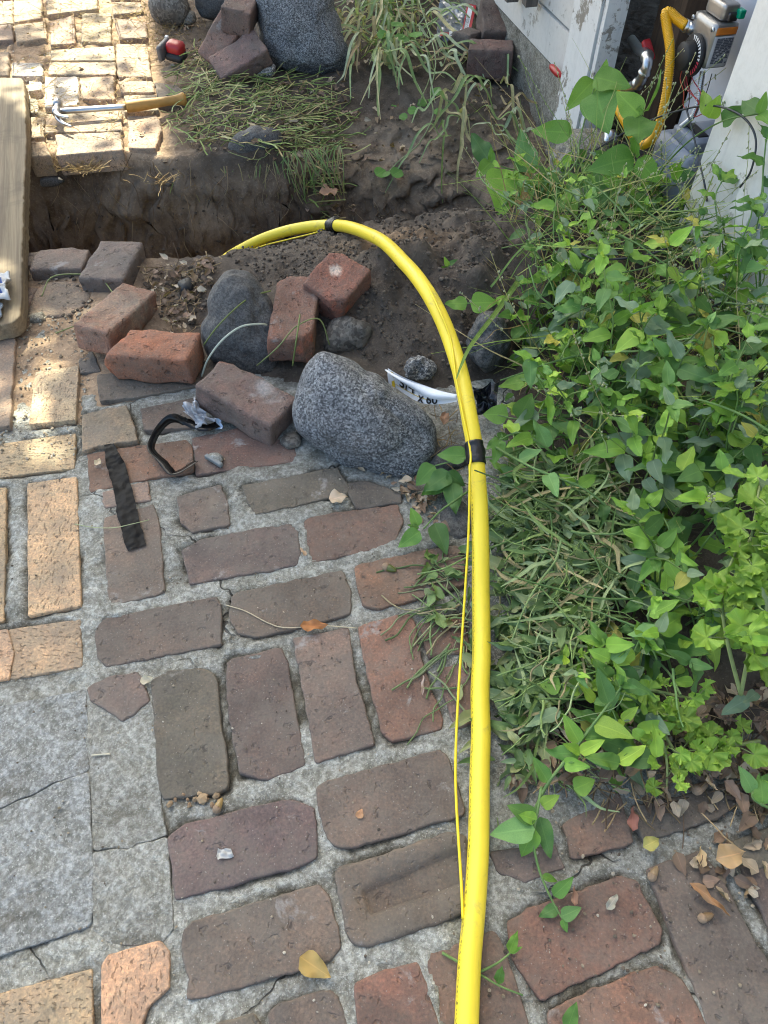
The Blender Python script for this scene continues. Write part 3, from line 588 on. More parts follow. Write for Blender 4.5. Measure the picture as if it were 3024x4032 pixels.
loose('broken red brick with bright orange fracture at its left end', (-.479, 1.164, .042), (-.035, -.029, -.131), (.185, .092, .064), (.33, .125, .06), 2, ((-1, .25, .55, .072), (-.8, -.9, -.5, .085), (0, .8, 1, .060)))
loose('brown brick with whitish mortar smear touching the granite boulder', (-.271, 1.027, .040), (-.01, .153, -.504), (.178, .092, .066), (.17, .105, .088), 3, ((-.5, 1, .2, .072),), marks=((.03, .03, .033, .035, (2.2, 3.3, 3.8)), (-.07, -.046, 0, .02, (1.8, 1.7, 1.6))))
cD = G(638, 688, .075); loose('upright red brick leaning between the two front boulders', cD, (.05, -.12, 1.52), (.19, .092, .066), (.26, .11, .068), 4, ((-1, -.8, .3, .085), (.7, .7, .7, .085)))
cE = G(727, 620, .10); loose('half red brick with white paint spot on the dirt mound', cE, (.25, -.25, .95), (.115, .098, .075), (.28, .105, .065), 5, ((1, 1, .4, .068), (-1, -1, .5, .066)), n=(20, 17, 13), amp=.004, marks=((.01, .01, .04, .016, (2.4, 5., 6.5)), (-.03, -.045, .0, .012, (1.9, .9, .6))))
loose('grey brown brick lying flat at the trench edge', tuple(tp('T5', 750, 190, .008)), (0, .02, 1.50), (.165, .108, .06), (.155, .115, .098), 6)
loose('dusty brown brick at the trench edge nearest the plank', tuple(tp('T5', 418, 178, .002)), (.0, 0, .04), (.125, .088, .055), (.165, .12, .095), 7, ((-1, .8, .2, .085),))
loose('broken tan brick end under green stalks by the plank', tuple(tp('T5', 415, 430, -.018)), (0, .02, .12), (.135, .135, .05), (.30, .215, .145), 8, ((-1, 1, 0, .075), (1, -.8, 0, .07)), n=(14, 14, 6))
loose('narrow brick scrap between plank and tan brick', tuple(tp('T5', 185, 430, -.015)), (0, .02, 1.5), (.09, .035, .05), (.22, .14, .10), 9, n=(8, 5, 5))
loose('small brick scrap at the trench edge against the plank', tuple(tp('T5', 205, 170, -.012)), (0, .02, .1), (.05, .06, .05), (.2, .15, .115), 10, n=(8, 8, 5))
loose('reddish brick leaning on the others at the tall boulder', tuple(G(488, 82, .085)), (.5, -.75, .62), (.19, .095, .065), (.22, .125, .095), 11)
loose('mauve brick lying at the foot of the tall boulder', tuple(G(520, 132, .045)), (.35, -.35, .42), (.185, .105, .065), (.21, .125, .11), 12, ((-1, 0, 1, .09),))
loose('brick at the top edge wedged behind the leaning bricks', tuple(G(522, 22, .15)), (.2, -.1, 1.45), (.19, .10, .08), (.19, .12, .10), 13)
loose('dark red brick lying by the concrete footing', tuple(G(1058, 128, .045)), (0, 0, -.10), (.15, .10, .09), (.145, .068, .055), 14)
loose('dark brown brick stood against the concrete footing', tuple(G(1066, 58, .08)), (.35, .05, .05), (.10, .16, .09), (.095, .052, .04), 15)
loose('second brown brick beside the empty plastic bag', tuple(G(1010, 92, .05)), (0, .1, .9), (.10, .07, .07), (.10, .065, .055), 16, n=(10, 8, 6))

# ================================================================== PIPE
def m_pipe():
    m = N('yellow_polyethylene'); uv = m.n('TexCoord').outputs['UV']; s = m.n('SeparateXYZ', {0: uv})
    cc = m.n('CombineXYZ', {0: m.math('MULTIPLY', s.outputs[0], 260.), 1: m.math('MULTIPLY', s.outputs[1], 60.), 2: 0.})
    pr = m.step(m.noise(cc, 1, 2, .5), .5, .56); band = m.math('MULTIPLY', m.math('LESS_THAN', s.outputs[0], .85), m.math('LESS_THAN', m.math('ABSOLUTE', m.math('SUBTRACT', s.outputs[1], PRINT_V)), .022))
    c2 = m.n('CombineXYZ', {0: m.math('MULTIPLY', s.outputs[0], 7.), 1: m.math('MULTIPLY', s.outputs[1], 30.), 2: 0.}); st = m.noise(c2, 1.5, 5, .7)
    k = m.mix(m.step(st, .5, .8, 0, .5), (.84, .655, .045), (.72, .53, .03)); k = m.mix(m.math('MULTIPLY', m.math('MULTIPLY', pr, band), .8), k, (.05, .045, .02)); o_ = m.coord(); k = m.mix(m.step(m.noise(o_, 26, 6, .75, .6), .54, .72, 0, .5), k, (.34, .26, .10)); k = m.mix(m.step(m.noise(c2, 3, 3, .6), .66, .72, 0, .45), k, (.40, .30, .06))
    m.bsdf(Base_Color=k, Roughness=m.step(st, .3, .8, .34, .55), Specular_IOR_Level=.45, Subsurface_Weight=.0, Normal=m.bump(st, .08, .002)); return m.m
PRINT_V = .57
pp = [(1003, 2330, .016), (1012, 2100, .016), (1033, 1800, .017), (1040, 1500, .022), (1040, 1300, .045), (1036, 1150, .085), (1028, 1000, .135), (1008, 870, .175), (975, 740, .205), (928, 640, .225), (878, 572, .205), (820, 517, .155), (762, 494, .10), (715, 487, .05), (650, 493, .01), (580, 511, -.03), (520, 540, -.08), (460, 580, -.15), (400, 630, -.24), (310, 690, -.32)]
PPATH = smooth_path([G(*p) for p in pp], 14); PPATH = PPATH + np.stack([fbm(PPATH, 9, 2, 3), fbm(PPATH, 9, 2, 4), fbm(PPATH, 9, 2, 5) * .4], 1) * .0022
pipe = empty('gas_pipe', PPATH[0]); tag(pipe, 'bright yellow plastic gas pipe arching from the patio into the trench', 'pipe')
def child(o, p): o.parent = p; o.matrix_parent_inverse = Matrix.Translation(p.location).inverted(); return o
M_PIPE = m_pipe(); child(MB().add(*tube(PPATH, .0140, 24)).obj('pipe', M_PIPE), pipe)
ww = [(1000, 1985, .022), (996, 1900, .020), (986, 1740, .018), (984, 1640, .02), (990, 1500, .03), (1003, 1300, .055), (1012, 1150, .09), (1015, 1020, .142), (1017, 985, .15), (1012, 950, .16), (1000, 895, .178), (985, 815, .2), (974, 735, .218), (950, 672, .236), (918, 608, .236), (870, 548, .202), (800, 502, .145), (735, 484, .075), (712, 484, .06), (690, 500, .03), (620, 518, -.01), (560, 534, -.05), (505, 562, -.10)]
M_WIRE = m_plain('yellow_wire', (.88, .68, .02), .35, var=.1)
child(MB().add(*tube(smooth_path([G(*p) for p in ww], 10), .0019, 8)).obj('tracer_wire', M_WIRE), pipe)
M_TAPE = m_plain('black_tape', (.010, .010, .011), .34, bump=.8, scale=130, var=.4)
def nearest(px, z): q = G(*px, z); return int(np.argmin(np.linalg.norm(PPATH - q, axis=1)))
i = nearest((1029, 984), .139); s_ = .02; L_ = np.concatenate([[0], np.cumsum(np.linalg.norm(np.diff(PPATH, axis=0), axis=1))])
def at_len(l): return np.array([np.interp(l, L_, PPATH[:, k]) for k in range(3)])
def band(l0, l1, seed, lump=0.):
    P = np.array([at_len(l) for l in np.linspace(l0, l1, 14)]); v, f, uv = tube(P, .0157, 24)
    c = np.repeat(P, 24, 0); v = c + (v - c) * (1.03 + .09 * fbm(v, 120, 3, seed) + lump * np.maximum(0, fbm(v, 50, 2, seed + 4)))[:, None]
    child(MB().add(v, f, uv).obj('tape_band', M_TAPE), pipe)
band(L_[i] - .018, L_[i] + .020, 1); j = nearest((717, 487), .052); band(L_[j] - .020, L_[j] + .016, 2, .5)

# ================================================================== PLANK, HAMMER, TAPE MEASURE
M_PLANK = m_wood('weathered_plank_wood', (.25, .195, .12), (.12, .09, .055), (90, 2.5, 90), .85)
pr_ = [G(x, y, .05) for x, y in ((50, 168), (53, 215), (56, 300), (51, 420), (47, 540), (45, 640), (42, 682), (24, 698), (-160, 735))]
pl_ = [G(x, y, .05) for x, y in ((-160, 740), (-190, 165))]
o = paving_piece('plank', [p for p in pr_ + pl_[1:]], M_PLANK, None, (1, 1, 1), .05, .036, 77, .02, .002, .003, 0.); tag(o, 'weathered wooden plank laid across the trench at the left edge', 'plank')
d_ = G(45, 640, .05) - G(50, 168, .05); an_ = math.atan2(d_[1], d_[0]) + math.pi / 2; o.data.transform(Matrix.Rotation(-an_, 4, 'Z')); o.rotation_euler = (0, 0, an_)
# crumpled rag on the plank
def crumple(name, corners, nu, nv, amp, mat, label, cat, seed=0, fs=22, vc=None, thick=0.):
    A, B, C, D = [np.asarray(c, float) for c in corners]; u, v_ = np.meshgrid(np.linspace(0, 1, nu), np.linspace(0, 1, nv), indexing='ij'); u = u[..., None]; v_ = v_[..., None]
    P = A * (1 - u) * (1 - v_) + B * u * (1 - v_) + C * u * v_ + D * (1 - u) * v_
    n = np.cross(B - A, D - A); n /= np.linalg.norm(n)
    if n[2] < 0: n = -n
    def disp(uu, vv, P): return P + n * (np.abs(fbm(P + seed, fs, 3, seed)) * amp * 2)[..., None]
    P = disp(u, v_, P) + np.stack([fbm(P, fs, 2, seed + 5), fbm(P, fs, 2, seed + 6), 0 * P[..., 0]], -1) * amp * .5
    uvg = np.concatenate([u, v_], -1).reshape(-1, 2)
    o = MB().add(P.reshape(-1, 3), gridf(nu, nv), uvg, (1, 1, 1) if vc is None else vc(uvg)).obj(name, mat, center=True); tag(o, label, cat)
    if thick: md = o.modifiers.new('thick', 'SOLIDIFY'); md.thickness = thick
    return o, P
M_CLOTH = m_plain('printed_cloth', (1, 1, 1), .8, bump=.3, use_att=True, var=.15)
crumple('glove', [G(-60, 596, .06), G(20, 590, .068), G(22, 648, .06), G(-60, 662, .06)], 30, 20, .012, M_CLOTH, 'white and blue work glove lying on the plank end', 'glove', 3, 30,
        lambda uv: np.where(((uv[:, 0] > .55) & (uv[:, 0] < .85) & (uv[:, 1] > .2) & (uv[:, 1] < .8))[:, None], [.07, .12, .32], [.55, .55, .54]), .004)
crumple('cloth_scrap', [G(-60, 655, .055), G(6, 655, .058), G(4, 690, .054), G(-60, 700, .054)], 16, 10, .006, M_CLOTH, 'pale blue cloth scrap under the glove on the plank', 'cloth', 4, 30, lambda uv: np.full((len(uv), 3), (.30, .36, .42)), .004)
# hammer
M_STEEL = m_plain('scuffed_steel', (.55, .55, .56), .32, 1., .2, 60, .35); M_GRIP = m_plain('ochre_rubber_grip', (.50, .27, .065), .6, bump=.3, scale=120, var=.3); M_DSTEEL = m_plain('dark_steel', (.11, .11, .12), .4, .9)
h0, h1, h2 = G(132, 240, .030), G(272, 231, .026), G(402, 213, .024)
ham = empty('hammer', h0); tag(ham, 'steel claw hammer with ochre grip lying on the sunlit bricks', 'hammer')
def seg(a, b, n=12): return np.array([a + (b - a) * t for t in np.linspace(0, 1, n)])
P = seg(h0, h1); v, f, uv = tube(P, .0105, 12); c = np.repeat(P, 12, 0); v = c + (v - c) * [1, 1, .8]; child(MB().add(v, f).obj('shaft', M_STEEL), ham)
P = seg(h1, h2, 30); t = np.linspace(0, 1, 30); r = .0155 + .002 * np.sin(t * 6.3 + .5) + .0035 * np.exp(-((t - .96) / .06) ** 2); r[-1] = .012; v, f, uv = tube(P, r, 14); child(MB().add(v, f).obj('grip', M_GRIP), ham)
e1 = (h1 - h0) / np.linalg.norm(h1 - h0); e2 = np.array([-e1[1], e1[0], 0])          # e2 away from the viewer
mb = MB(); P = seg(h0 - e1 * .012 + e2 * .030 + [0, 0, .004], h0 - e1 * .012 + e2 * .055 + [0, 0, .004], 8); mb.add(*tube(P, [.010, .0125, .0145, .0145, .0145, .0145, .0145, .0135], 16))
P = seg(h0 - e1 * .012 - e2 * .018, h0 - e1 * .012 + e2 * .034 + [0, 0, .004], 8); mb.add(*tube(P, [.013, .0145, .015, .014, .012, .010, .0095, .0095], 12)); child(mb.obj('head', M_STEEL), ham)
mb = MB()
for sgn in (-1, 1):
    P = smooth_path([h0 - e1 * .012 - e2 * .012 + [0, 0, sgn * .004], h0 - e1 * .006 - e2 * .045 + [0, 0, sgn * .008 + .004], h0 + e1 * .010 - e2 * .075 + [0, 0, sgn * .011 + .006], h0 + e1 * .036 - e2 * .100 + [0, 0, sgn * .013 + .008]], 5)
    v, f, uv = tube(P, np.linspace(.0105, .0035, len(P)), 10); c = np.repeat(P, 10, 0); mb.add(c + (v - c) * [1, 1, .75], f)
child(mb.obj('claw', M_STEEL), ham)
# tape measure
M_RED = m_plain('red_plastic', (.42, .018, .022), .4, bump=.1); M_BLK = m_plain('black_rubber', (.016, .016, .017), .6, bump=.2); M_GRY = m_plain('grey_plastic', (.12, .12, .125), .5)
tc = G(376, 112, .03); tm = empty('tape_measure', tc); tag(tm, 'red and black tape measure lying in the litter at the shade edge', 'tape measure')
R_ = eul(.15, .1, -.35)
def part_box(name, mat, dims, loc, parent, R, c, seed=1, bev=.006, n=(8, 6, 6), amp=.0003):
    v, f = rough_box(dims, seed, bev, amp, n); return child(MB().add(xf(xf(v, np.eye(3), loc), R, c), f).obj(name, mat), parent)
part_box('case', M_RED, (.062, .05, .042), (.006, .006, .012), tm, R_, tc, bev=.016); part_box('bumper', M_BLK, (.066, .056, .024), (.010, -.004, -.008), tm, R_, tc, bev=.011)
part_box('side_panel', M_GRY, (.018, .074, .050), (-.034, -.008, .004), tm, R_, tc, bev=.007); part_box('blade_tip', m_plain('white_enamel', (.7, .7, .66), .4), (.012, .012, .02), (-.04, .032, .018), tm, R_, tc, bev=.002)

# ================================================================== TAPE SCRAPS, PAPER LABEL, BAGS
def strip(name, pts, wd, mat, label, cat, up=(0, 0, 1), seed=0, wr=.0016, n=10, parent=None):
    P = smooth_path([G(*p) for p in pts], n); v, f, uv = ribbon(P, wd, up); q = v + np.stack([fbm(v, 55, 3, seed), fbm(v, 55, 3, seed + 1), np.abs(fbm(v, 70, 3, seed + 2)) * 1.6], 1) * wr
    o = MB().add(q, f, uv).obj(name, mat, center=True); md = o.modifiers.new('thick', 'SOLIDIFY'); md.thickness = .0008; md.offset = 1; tag(o, label, cat); return o
M_TAPE2 = m_plain('crinkled_black_tape', (.007, .007, .008), .5, bump=.3, scale=170, var=.5, spec=.12)
P = smooth_path([G(*p) for p in [(236, 960, .006), (243, 985, .008), (252, 1010, .006), (262, 1045, .006), (270, 1085, .006), (278, 1120, .006), (287, 1155, .006), (296, 1184, .005)]], 10)
T_ = np.gradient(P, axis=0); T_ /= np.linalg.norm(T_, axis=1)[:, None]; S_ = np.cross(T_, [0, 0, 1.]); wq = np.interp(np.linspace(0, 1, len(P)), [0, .1, .25, 1], [.018, .024, .033, .034]); cols = []
for k in np.linspace(-.5, .5, 9): cols.append(P + S_ * (wq * k)[:, None] * (1 + .10 * fbm(P * [1, 1, 0] + k * (abs(k) > .4), 70, 2, 5))[:, None])
v = np.stack(cols, 1).reshape(-1, 3); v[:, 2] += np.abs(fbm(v, 60, 3, 7)) * .0035 + .0012 * fbm(v, 200, 2, 9); v[:, 2] = np.maximum(v[:, 2], .004)
o = MB().add(v, gridf(len(P), 9)).obj('tape_strip', M_TAPE2, center=True, smooth=True); tag(o, 'wrinkled black tape strip lying straight on the left bricks', 'tape')
lp = [(470, 916, .012), (440, 925, .016), (405, 912, .020), (372, 903, .034), (345, 925, .022), (328, 958, .020), (330, 975, .018), (352, 998, .014), (372, 1020, .010), (395, 1014, .010), (423, 996, .010)]
P = smooth_path([G(*p) for p in lp], 10); tt = np.linspace(0, 1, len(P)); up = np.stack([np.cos(tt * 3) * .5 + .3, -np.sin(tt * 4 + 1.) * .6, .55 + .4 * np.cos(tt * 7)], 1); up = np.where((tt < .22)[:, None], [0.1, 0, 1.], up)
v, f, uv = ribbon(P, .0175, up); v = v + (fbm(v, 60, 2, 4) * .0012)[:, None]; v[:, 2] = np.maximum(v[:, 2], .0035)
o = MB().add(v, f, uv).obj('tape_loop', m_plain('smooth_black_tape', (.008, .008, .008), .22, var=.3, spec=.3), center=True); md = o.modifiers.new('thick', 'SOLIDIFY'); md.thickness = .0008; tag(o, 'curled loop of black tape beside the pale smeared brick', 'tape')
M_CLEAR = m_plain('milky_plastic', (.52, .53, .56), .22, bump=.6, scale=120, var=.3, coat=.4)
crumple('plastic_scrap', [G(402, 885, .02), G(430, 872, .03), G(468, 915, .022), G(425, 928, .012)], 26, 26, .014, M_CLEAR, 'crumpled white plastic film on the curled black tape', 'plastic', 6, 70)
crumple('plastic_scrap', [G(464, 898, .012), G(478, 897, .016), G(482, 925, .010), G(468, 930, .006)], 12, 12, .004, m_plain('blue_clear_plastic', (.36, .46, .60), .15, coat=.5), 'small bluish clear plastic bit by the pale smeared brick', 'plastic', 7, 60)
c0 = G(462, 995, .008); v, f = rough_box((.042, .009, .010), 3, .0015, .0005, (10, 4, 4)); o = MB().add(xf(v, rotz(-.62), c0), f).obj('mortar_shard', m_plain('slate_shard', (.22, .235, .235), .7, bump=.3), center=True); tag(o, 'thin grey stone shard on the red brick', 'shard')
c0 = G(466, 988, .009); v, f = ico(3); o = MB().add(xf(v * [.015, .010, .007] * (1 + .2 * fbm(v, 1.5, 3, 5))[:, None], rotz(-.5), c0), f).obj('mortar_crumb', M_PATCH, center=True); tag(o, 'cream mortar crumb lying against the grey shard', 'crumb')
# paper label with print
def text_on(txt, size, place, mat, name, parent, squash=1., bold=.0):
    cu = bpy.data.curves.new('text', 'FONT'); cu.body = txt; cu.size = 1; cu.align_x = 'LEFT'; cu.offset = bold; cu.resolution_u = 3
    to = bpy.data.objects.new('text', cu); col.objects.link(to); bpy.context.view_layer.update(); me = bpy.data.meshes.new_from_object(to)
    bpy.data.objects.remove(to); v = np.array([q.co[:] for q in me.vertices]); f = [tuple(p.vertices) for p in me.polygons]
    v2 = np.array([place(x * size * squash, y * size) for x, y, _ in v]); o = MB().add(v2, f).obj(name, mat, None, False); return child(o, parent)
M_PAPER = m_plain('white_paper', (.74, .75, .77), .5, var=.08); M_INK = m_plain('black_ink', (.012, .012, .012), .5); M_YINK = m_plain('yellow_ink', (.75, .52, .03), .5); M_RINK = m_plain('red_ink', (.50, .015, .025), .4)
def z8(x, y, z): return gn(1400 + x * .3617, 1350 + y * .3617, z)
LA, LB, LC, LD = z8(352, 275, .085), z8(1125, 560, .135), z8(1100, 640, .125), z8(362, 440, .060)
LAB = empty('pipe_label', LD); tag(LAB, 'folded white paper label printed 3/4 inch between granite boulder and pipe', 'label')
def lab(u, v, off=0.):
    P = LA * (1 - u) * (1 - v) + LB * u * (1 - v) + LC * u * v + LD * (1 - u) * v
    n = np.cross(LB - LA, LA - LD); n /= np.linalg.norm(n); n = n if n[1] < 0 else -n
    dn = LD - LA; L = np.linalg.norm(dn); sag = .020 * math.sin(u * math.pi) * (.4 + .6 * v)
    return P + n * (.0022 * math.sin(u * 9 + v * 3) + off) + dn / L * sag
us, vs = np.linspace(0, 1, 30), np.linspace(0, 1, 8)
child(MB().add(np.array([lab(u, v) for u in us for v in vs]), gridf(30, 8)).obj('paper', M_PAPER), LAB)
fl = np.array([lab(u, -.05 + v * (.05 + .75 * u ** .8) + .10 * (1 - u), .0045 + .004 * math.sin(v * 3.1)) for u in us for v in vs]); child(MB().add(fl, gridf(30, 8)).obj('folded_flap', M_PAPER), LAB)
def uvq(name, u0, u1, v0, v1, mat): child(MB().add(np.array([lab(u, v, .0012) for u in np.linspace(u0, u1, 12) for v in (v0, v1)]), gridf(12, 2)).obj(name, mat), LAB)
uvq('yellow_stripe', .055, .10, .05, .98, M_YINK); uvq('yellow_stripe', .10, .60, .70, .735, M_YINK)
hh = np.linalg.norm(LD - LA); ll = np.linalg.norm(LB - LA)
text_on('3/4"', .033, lambda x, y: lab(.17 + x / ll, .66 - y / hh * .75, .0022), M_INK, 'print', LAB, 1., .02); text_on('x 60', .030, lambda x, y: lab(.46 + x / ll, .95 - y / hh * .75, .0022), M_INK, 'print', LAB, 1., .02)
text_on('MDPE', .010, lambda x, y: lab(.165 + x / ll, .33 - y / hh * .9, .0022), M_INK, 'print', LAB, 1.6, .01)
# plastic food bag by the wall
M_BAG = m_plain('clear_bag_film', (.34, .35, .37), .16, bump=.9, scale=70, var=.6, coat=.5)
ba = [G(944, 90, .02), G(1012, 96, .03), G(1030, 22, .05), G(948, 6, .05)]
bo, BP = crumple('plastic_bag', ba, 36, 36, .010, M_BAG, 'torn clear plastic bag with red and white print by the brown bricks', 'bag', 11, 28)
bag_n = np.array([0, -.35, .93])
def bagp(u, v, off=.013): A, B, C, D = ba; return A * (1 - u) * (1 - v) + B * u * (1 - v) + C * u * v + D * (1 - u) * v + bag_n * off
def bagq(name, u0, u1, v0, v1, mat, off=.022): 
    o = MB().add(np.array([bagp(u, v, off) for u in np.linspace(u0, u1, 4) for v in np.linspace(v0, v1, 10)]), gridf(4, 10)).obj(name, mat); child(o, bo)
bagq('red_band', .74, .98, .22, .98, M_RINK, .021); bagq('white_band', .78, .905, .24, .93, M_PAPER, .0225); bagq('red_band', .08, .44, .02, .12, M_RINK, .021); bagq('white_band', .36, .46, .03, .16, M_PAPER, .022)
lb_ = np.linalg.norm(ba[3] - ba[0]); wb_ = np.linalg.norm(ba[1] - ba[0])
text_on('DO NOT U', .021, lambda x, y: bagp(.885 - y / wb_, .27 + x / lb_, .0245), M_INK, 'print', bo, .9)
crumple('black_bag', [G(1028, 885, .02), G(1080, 890, .02), G(1085, 825, .08), G(1030, 832, .08)], 30, 30, .022, m_plain('black_plastic_film', (.012, .013, .018), .18, bump=.4), 'crumpled black plastic at the pipe under the plants', 'plastic', 15, 22)
crumple('cardboard_scrap', [G(1108, 430, .05), G(1150, 470, .05), G(1146, 368, .12), G(1108, 366, .12)], 10, 10, .003, m_plain('tan_cardboard', (.40, .25, .10), .8, bump=.3), 'tan cardboard piece propped in the plants before the house', 'cardboard', 16)
crumple('red_rag', [G(1318, 470, .08), G(1378, 478, .08), G(1372, 440, .11), G(1330, 430, .11)], 20, 20, .01, m_plain('orange_red_cloth', (.55, .07, .04), .7), 'orange red rag half hidden in the plants', 'rag', 17)
# ================================================================== WATER HEATER IN THE CLOSET
def wp(x, y, d=0.): s, z = wn_px(x, y, d); return W(s, z, d)
def w4(x, y, d=0.): return wp(1179.5 + .289 * x, .289 * y, d)
def w4sz(x, y, d): return wn_px(1179.5 + .289 * x, .289 * y, d)
DV = -.02
s0, zt = w4sz(1120, 70, DV); s1, zt2 = w4sz(1275, 190, DV); _, zb = w4sz(1175, 530, DV); zt = (zt + zt2) / 2
heat = empty('water_heater', W((s0 + s1) / 2, 0, -.3)); tag(heat, 'white water heater with gas control valve inside the closet', 'water heater')
M_ENAM = m_plain('white_enamel_steel', (.62, .64, .70), .35, var=.08); M_GREYM = m_plain('blue_grey_painted_steel', (.24, .27, .33), .45, var=.12); M_ALU = m_plain('cast_aluminium', (.42, .41, .40), .42, .85, .15, 90, .25); M_CHROME = m_plain('galvanised_steel', (.58, .60, .62), .3, .95, .1, 50, .3)
sc_, dc_ = (s0 + s1) / 2 - .05, -.31
ctr = W(sc_, 0, dc_); ang = np.linspace(0, 2 * math.pi, 64, endpoint=False)
zz = [.0, .01, 1.4, 1.42]; v = np.concatenate([np.stack([ctr[0] + .20 * np.cos(ang), ctr[1] + .20 * np.sin(ang), 0 * ang + z], 1) for z in zz]); f = [(k * 64 + i, k * 64 + (i + 1) % 64, (k + 1) * 64 + (i + 1) % 64, (k + 1) * 64 + i) for k in range(3) for i in range(64)]
child(MB().add(v, f).obj('tank', M_ENAM), heat)
def wbx(name, mat, s0, s1, z0, z1, d0, d1, parent=None, bev=.003, seed=0, top=heat):
    o = wbox(MB(), s0, s1, z0, z1, d0, d1, bev, seed, .0002, (6, 6, 6)).obj(name, mat)
    if parent is None: return child(o, top)
    o.parent = parent; return o
ca, czt = w4sz(860, 900, .0); cb, _ = w4sz(1130, 1010, .0); _, czb = w4sz(1000, 1400, .0)
wbx('burner_cover', M_GREYM, ca, cb, .03, czt - .02, -.16, .0, bev=.007); wbx('burner_hatch', M_GREYM, ca + .03, cb - .02, czt - .022, czt + .006, -.14, -.015, bev=.008)
wbx('wiring_slot', M_BLK, ca + .045, cb - .04, czt + .005, czt + .008, -.06, -.035, bev=.0005)
vb = wbx('valve_body', M_ALU, s0, s1, zb, zt, -.075, DV, bev=.005)
def vchild(o): o.parent = vb; return o
s2, z2 = w4sz(1075, 415, DV + .012)
def disc(c, r, d0, d1, mat, name, n=36, par=vb):
    a = np.linspace(0, 2 * math.pi, n, endpoint=False); ax = np.array([*WN, 0]); e1_ = np.array([*WU, 0]); e2_ = np.array([0, 0, 1.])
    rings = [(r * .97, d0), (r, d0 + .001), (r, d1 - .002), (r * .94, d1)]
    v = np.concatenate([c + ax * d + q * (np.cos(a)[:, None] * e1_ + np.sin(a)[:, None] * e2_) for q, d in rings]); f = [(k * n + i, k * n + (i + 1) % n, (k + 1) * n + (i + 1) % n, (k + 1) * n + i) for k in range(3) for i in range(n)] + [tuple(3 * n + i for i in range(n))]
    o = MB().add(v, f).obj(name, mat); 
    if par is not None: o.parent = par
    return o
c_ = W(s2, z2, DV)
disc(c_, .040, 0, .010, M_BLK, 'dial_ring'); disc(c_, .027, .010, .032, M_BLK, 'dial_knob'); 
mb = MB()
for k in range(14):
    a = -.9 + k * .20; e = np.array([*WU, 0]) * math.cos(a) + np.array([0, 0, 1.]) * math.sin(a); t_ = np.array([*WU, 0]) * -math.sin(a) + np.array([0, 0, 1.]) * math.cos(a)
    q = [c_ + np.array([*WN, 0]) * .0112 + e * r + t_ * wd for r, wd in ((.029, -.0008), (.038, -.0028), (.038, .0028), (.029, .0008))]; mb.add(q, [(0, 1, 2, 3)], None, (.75, .75, .74) if k > 4 else (.6, .05, .08))
mb.obj('dial_marks', m_plain('dial_paint', (1, 1, 1), .4, use_att=True, var=.05), vb, False)
lo = wbx('rating_label', m_plain('label_paper', (.52, .53, .56), .4, bump=.2), s1 + .0004, s1 + .0014, zb + .004, zt - .022, -.072, DV - .005, vb, .0004); wbx('warning_label', m_plain('orange_label', (.62, .20, .03), .4), s1 + .0004, s1 + .0014, zt - .020, zt - .006, -.072, DV - .005, vb, .0004)
M_GREYINK = m_plain('grey_ink', (.10, .11, .14), .5); mb = MB(); rr = random.Random(4)
for k in range(16):
    z = zt - .028 - k * (zt - zb - .036) / 16; a = DV - .012; 
    while a > -.066:
        L = rr.uniform(.004, .016); q = [W(s1 + .0022, zz_, dd) for zz_, dd in ((z, a), (z, max(a - L, -.069)), (z + .0026, max(a - L, -.069)), (z + .0026, a))]; mb.add(q, [(0, 1, 2, 3)]); a -= L + rr.uniform(.001, .008 if k > 6 else .002)
mb.obj('fine_print', M_GREYINK, vb, False)
wbx('top_housing', M_ALU, s0 + .012, s1 - .008, zt + .001, zt + .032, -.07, DV - .012, vb, .006); wbx('regulator_block', M_DSTEEL, s1 - .03, s1 - .004, zt + .001, zt + .018, -.068, -.045, vb, .003); wbx('green_button', m_plain('green_plastic', (.005, .30, .17), .35), s1 - .016, s1 + .006, zt + .008, zt + .024, -.076, -.062, vb, .002)
for (x, y) in ((1105, 125), (1250, 222), (1165, 480)):
    s3, z3 = w4sz(x, y, DV); disc(W(s3, z3, DV), .0045, 0, .003, M_CHROME, 'screw', 12)
def corr(P, r, pitch, amp, n=14):
    P = smooth_path(P, 30); L = np.concatenate([[0], np.cumsum(np.linalg.norm(np.diff(P, axis=0), axis=1))]); m = int(L[-1] / pitch * 4); l = np.linspace(0, L[-1], m); Q = np.stack([np.interp(l, L, P[:, k]) for k in range(3)], 1)
    return tube(Q, r + amp * np.cos(l / pitch * 2 * math.pi), n)
M_YFLEX = m_plain('yellow_coated_flex', (.80, .42, .012), .38, var=.12)
pts = [w4(1045, 192, -.01), w4(985, 148, 0), w4(925, 95, .012), w4(893, 100, .02), w4(902, 190, .02), w4(925, 340, .02), w4(925, 480, .02), w4(908, 640, .02), w4(888, 760, .02), w4(855, 900, .02), w4(800, 1030, .02), w4(720, 1085, .02), w4(650, 1025, .015), w4(595, 920, .01), w4(545, 830, .0), w4(510, 745, -.01), w4(512, 690, -.015), w4(560, 668, -.02)]
fx = empty('gas_connector', pts[0]); tag(fx, 'yellow corrugated gas hose looping from the control valve to the steel elbow', 'gas hose')
child(MB().add(*corr(pts, .0098, .0032, .0009)).obj('hose', M_YFLEX), fx)
P = seg(w4(1035, 188, -.01), w4(1095, 215, DV - .01), 4); child(MB().add(*tube(P, .0135, 6)).obj('nut', M_CHROME), fx); P = seg(w4(1075, 205, -.015), w4(1115, 228, DV - .02), 4); child(MB().add(*tube(P, .010, 16)).obj('fitting', M_CHROME), fx)
pts = [w4(640, 300, -.12), w4(690, 365, -.08), w4(735, 395, -.05), w4(760, 440, -.035), w4(752, 500, -.03), w4(728, 560, -.03), w4(705, 610, -.03), w4(660, 640, -.03), w4(590, 660, -.03), w4(540, 672, -.02)]
